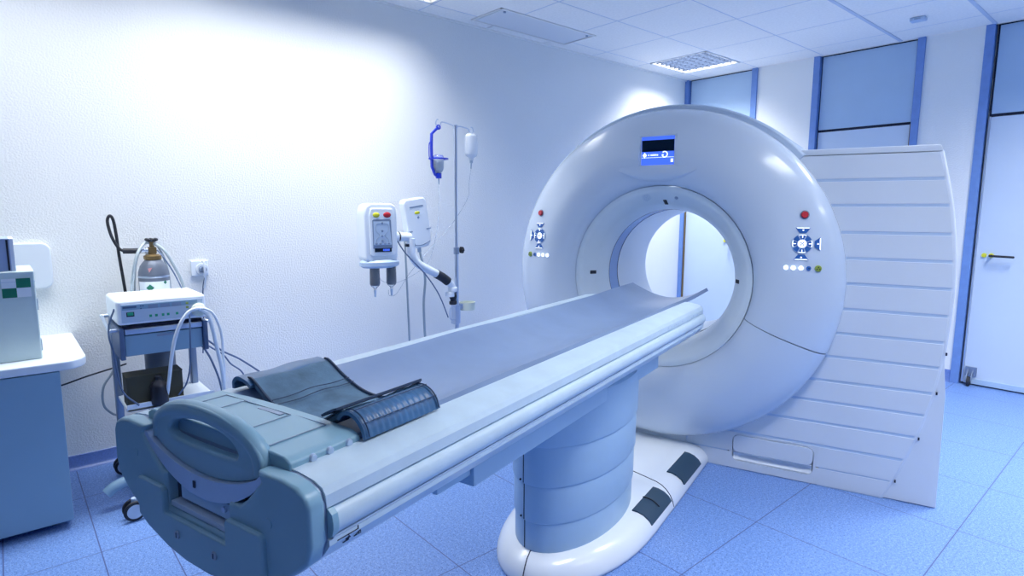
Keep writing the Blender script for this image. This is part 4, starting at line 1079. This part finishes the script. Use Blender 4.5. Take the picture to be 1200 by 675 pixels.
bm = B(); tube(bm, [(.03, -5.95, .36), (.04, -5.75, .46), (.05, -5.654, .49), (.05, -5.561, .514), (.06, -5.445, .54), (.1, -5.40, .56)], .0045, 8)
tag(obj('black_mains_cable', bm, M_black, wn=False), 'black cable strung along the wall between the cabinet and the trolley', 'cable')
bm = B()
tube(bm, [(.26, -5.08, .74), (.16, -5.02, .665), (.06, -4.96, .605), (.05, -4.894, .54), (.04, -4.80, .475), (.04, -4.66, .35), (.04, -4.45, .15)], .0055, 8)
tag(obj('grey_cable', bm, M_wire, wn=False), 'dark cable running from the trolley along the wall behind the couch, upper of the pair', 'cable')
bm = B()
tube(bm, [(.28, -5.09, .72), (.18, -5.03, .64), (.08, -4.96, .575), (.06, -4.90, .525), (.06, -4.86, .46), (.06, -4.80, .40), (.06, -4.76, .30)], .0045, 8)
tag(obj('lower_grey_cable', bm, M_wire, wn=False), 'dark cable dropping more steeply behind the couch, lower of the pair', 'cable')
bm = B()
tube(bm, [(.30, -5.095, .72), (.30, -5.060, .64), (.30, -5.025, .56), (.30, -4.99, .44), (.30, -4.97, .30)], .0055, 8)
tag(obj('trolley_cable', bm, M_wire, wn=False), 'dark cable hanging beside the right post of the trolley', 'cable')

# wall socket
so = thing('wall_socket', 'white double wall socket on the left wall above the trolley', 'wall socket', (.0, -4.985, 1.05))
obj('socket_plate', box(B(), 0, .012, -.048, .045, -.045, .045, .004, 3), M_white, so)
bm = lathe(B(), [(.020, .012), (.022, .016), (.034, .016), (.036, .012)], (0, .012, -.006), 'x', n=28); obj('socket_rim', bm, M_white, so)
pg = thing('mains_plug', 'black and white mains plug in the wall socket with its cord hanging down', 'plug', (.012, -4.973, 1.044))
bm = B(); cyl(bm, (0, 0, 0), (.036, 0, 0), .021, .017, bw=.003); obj('plug_body', bm, M_dmetal, pg)
bm = B(); tube(bm, [(.03, -.004, .045), (.042, -.002, .052), (.048, .0, .03), (.045, .002, -.02), (.03, .004, -.07), (.02, .0, -.11)], .006, 8); obj('white_cord', bm, M_white, pg)
bm = B(); tube(bm, [(.034, 0, -.004), (.040, .002, -.04), (.02, -.004, -.09), (.008, -.01, -.18), (.006, -.012, -.30), (.02, -.03, -.50)], .004, 8); obj('dark_cord', bm, M_wire, pg)

# ------------------------------------------------------------------ lights
def area(name, loc, sx, sy, power, color, spread, rot=(0, 0, 0)):
    l = bpy.data.lights.new(name, 'AREA'); l.shape = 'RECTANGLE'; l.size = sx; l.size_y = sy
    l.energy = power; l.color = color; l.spread = math.radians(spread)
    o = bpy.data.objects.new(name, l); col.objects.link(o); o.location = loc; o.rotation_euler = rot
    return o
COL = (0.95, 0.98, 1.0)
POW = [26, 26, 11, 56, 30, 2, 44, 2, 1]  # later entries power the added fill fixtures out of view
for k, (cx, cy_, X, Y) in enumerate(fx):
    area('fixture_lamp', (cx, cy_, H+.05), 2*X-.08, 2*Y-.08, POW[k], COL, 118 if k < 3 else 155)
w = bpy.data.worlds.new('World'); bpy.context.scene.world = w; w.use_nodes = True
w.node_tree.nodes['Background'].inputs[0].default_value = (.5, .7, 1, 1); w.node_tree.nodes['Background'].inputs[1].default_value = .1

# ------------------------------------------------------------------ camera
yaw, pitch, roll = math.radians(-48.996), math.radians(7.521), math.radians(.235)
f = Vector((math.sin(yaw)*math.cos(pitch), math.cos(yaw)*math.cos(pitch), -math.sin(pitch)))
r0 = Vector((math.cos(yaw), -math.sin(yaw), 0)); u0 = r0.cross(f)
r = r0*math.cos(roll)+u0*math.sin(roll); u = -r0*math.sin(roll)+u0*math.cos(roll)
cam = bpy.data.cameras.new('camera'); cam.sensor_width = 36; cam.lens = 690.447/1200*36; cam.clip_start = .02
co = bpy.data.objects.new('camera', cam); col.objects.link(co)
Mc = Matrix((r, u, -f)).transposed().to_4x4(); Mc.translation = Vector((3.832, -5.866, 1.397)); co.matrix_world = Mc
sc = bpy.context.scene; sc.camera = co
sc.view_settings.view_transform = 'Standard'; sc.view_settings.look = 'None'; sc.view_settings.exposure = 0.84; sc.view_settings.gamma = 1.07
sc.cycles.use_denoising = True
sc.cycles.max_bounces = 8; sc.cycles.diffuse_bounces = 5; sc.cycles.sample_clamp_indirect = 6
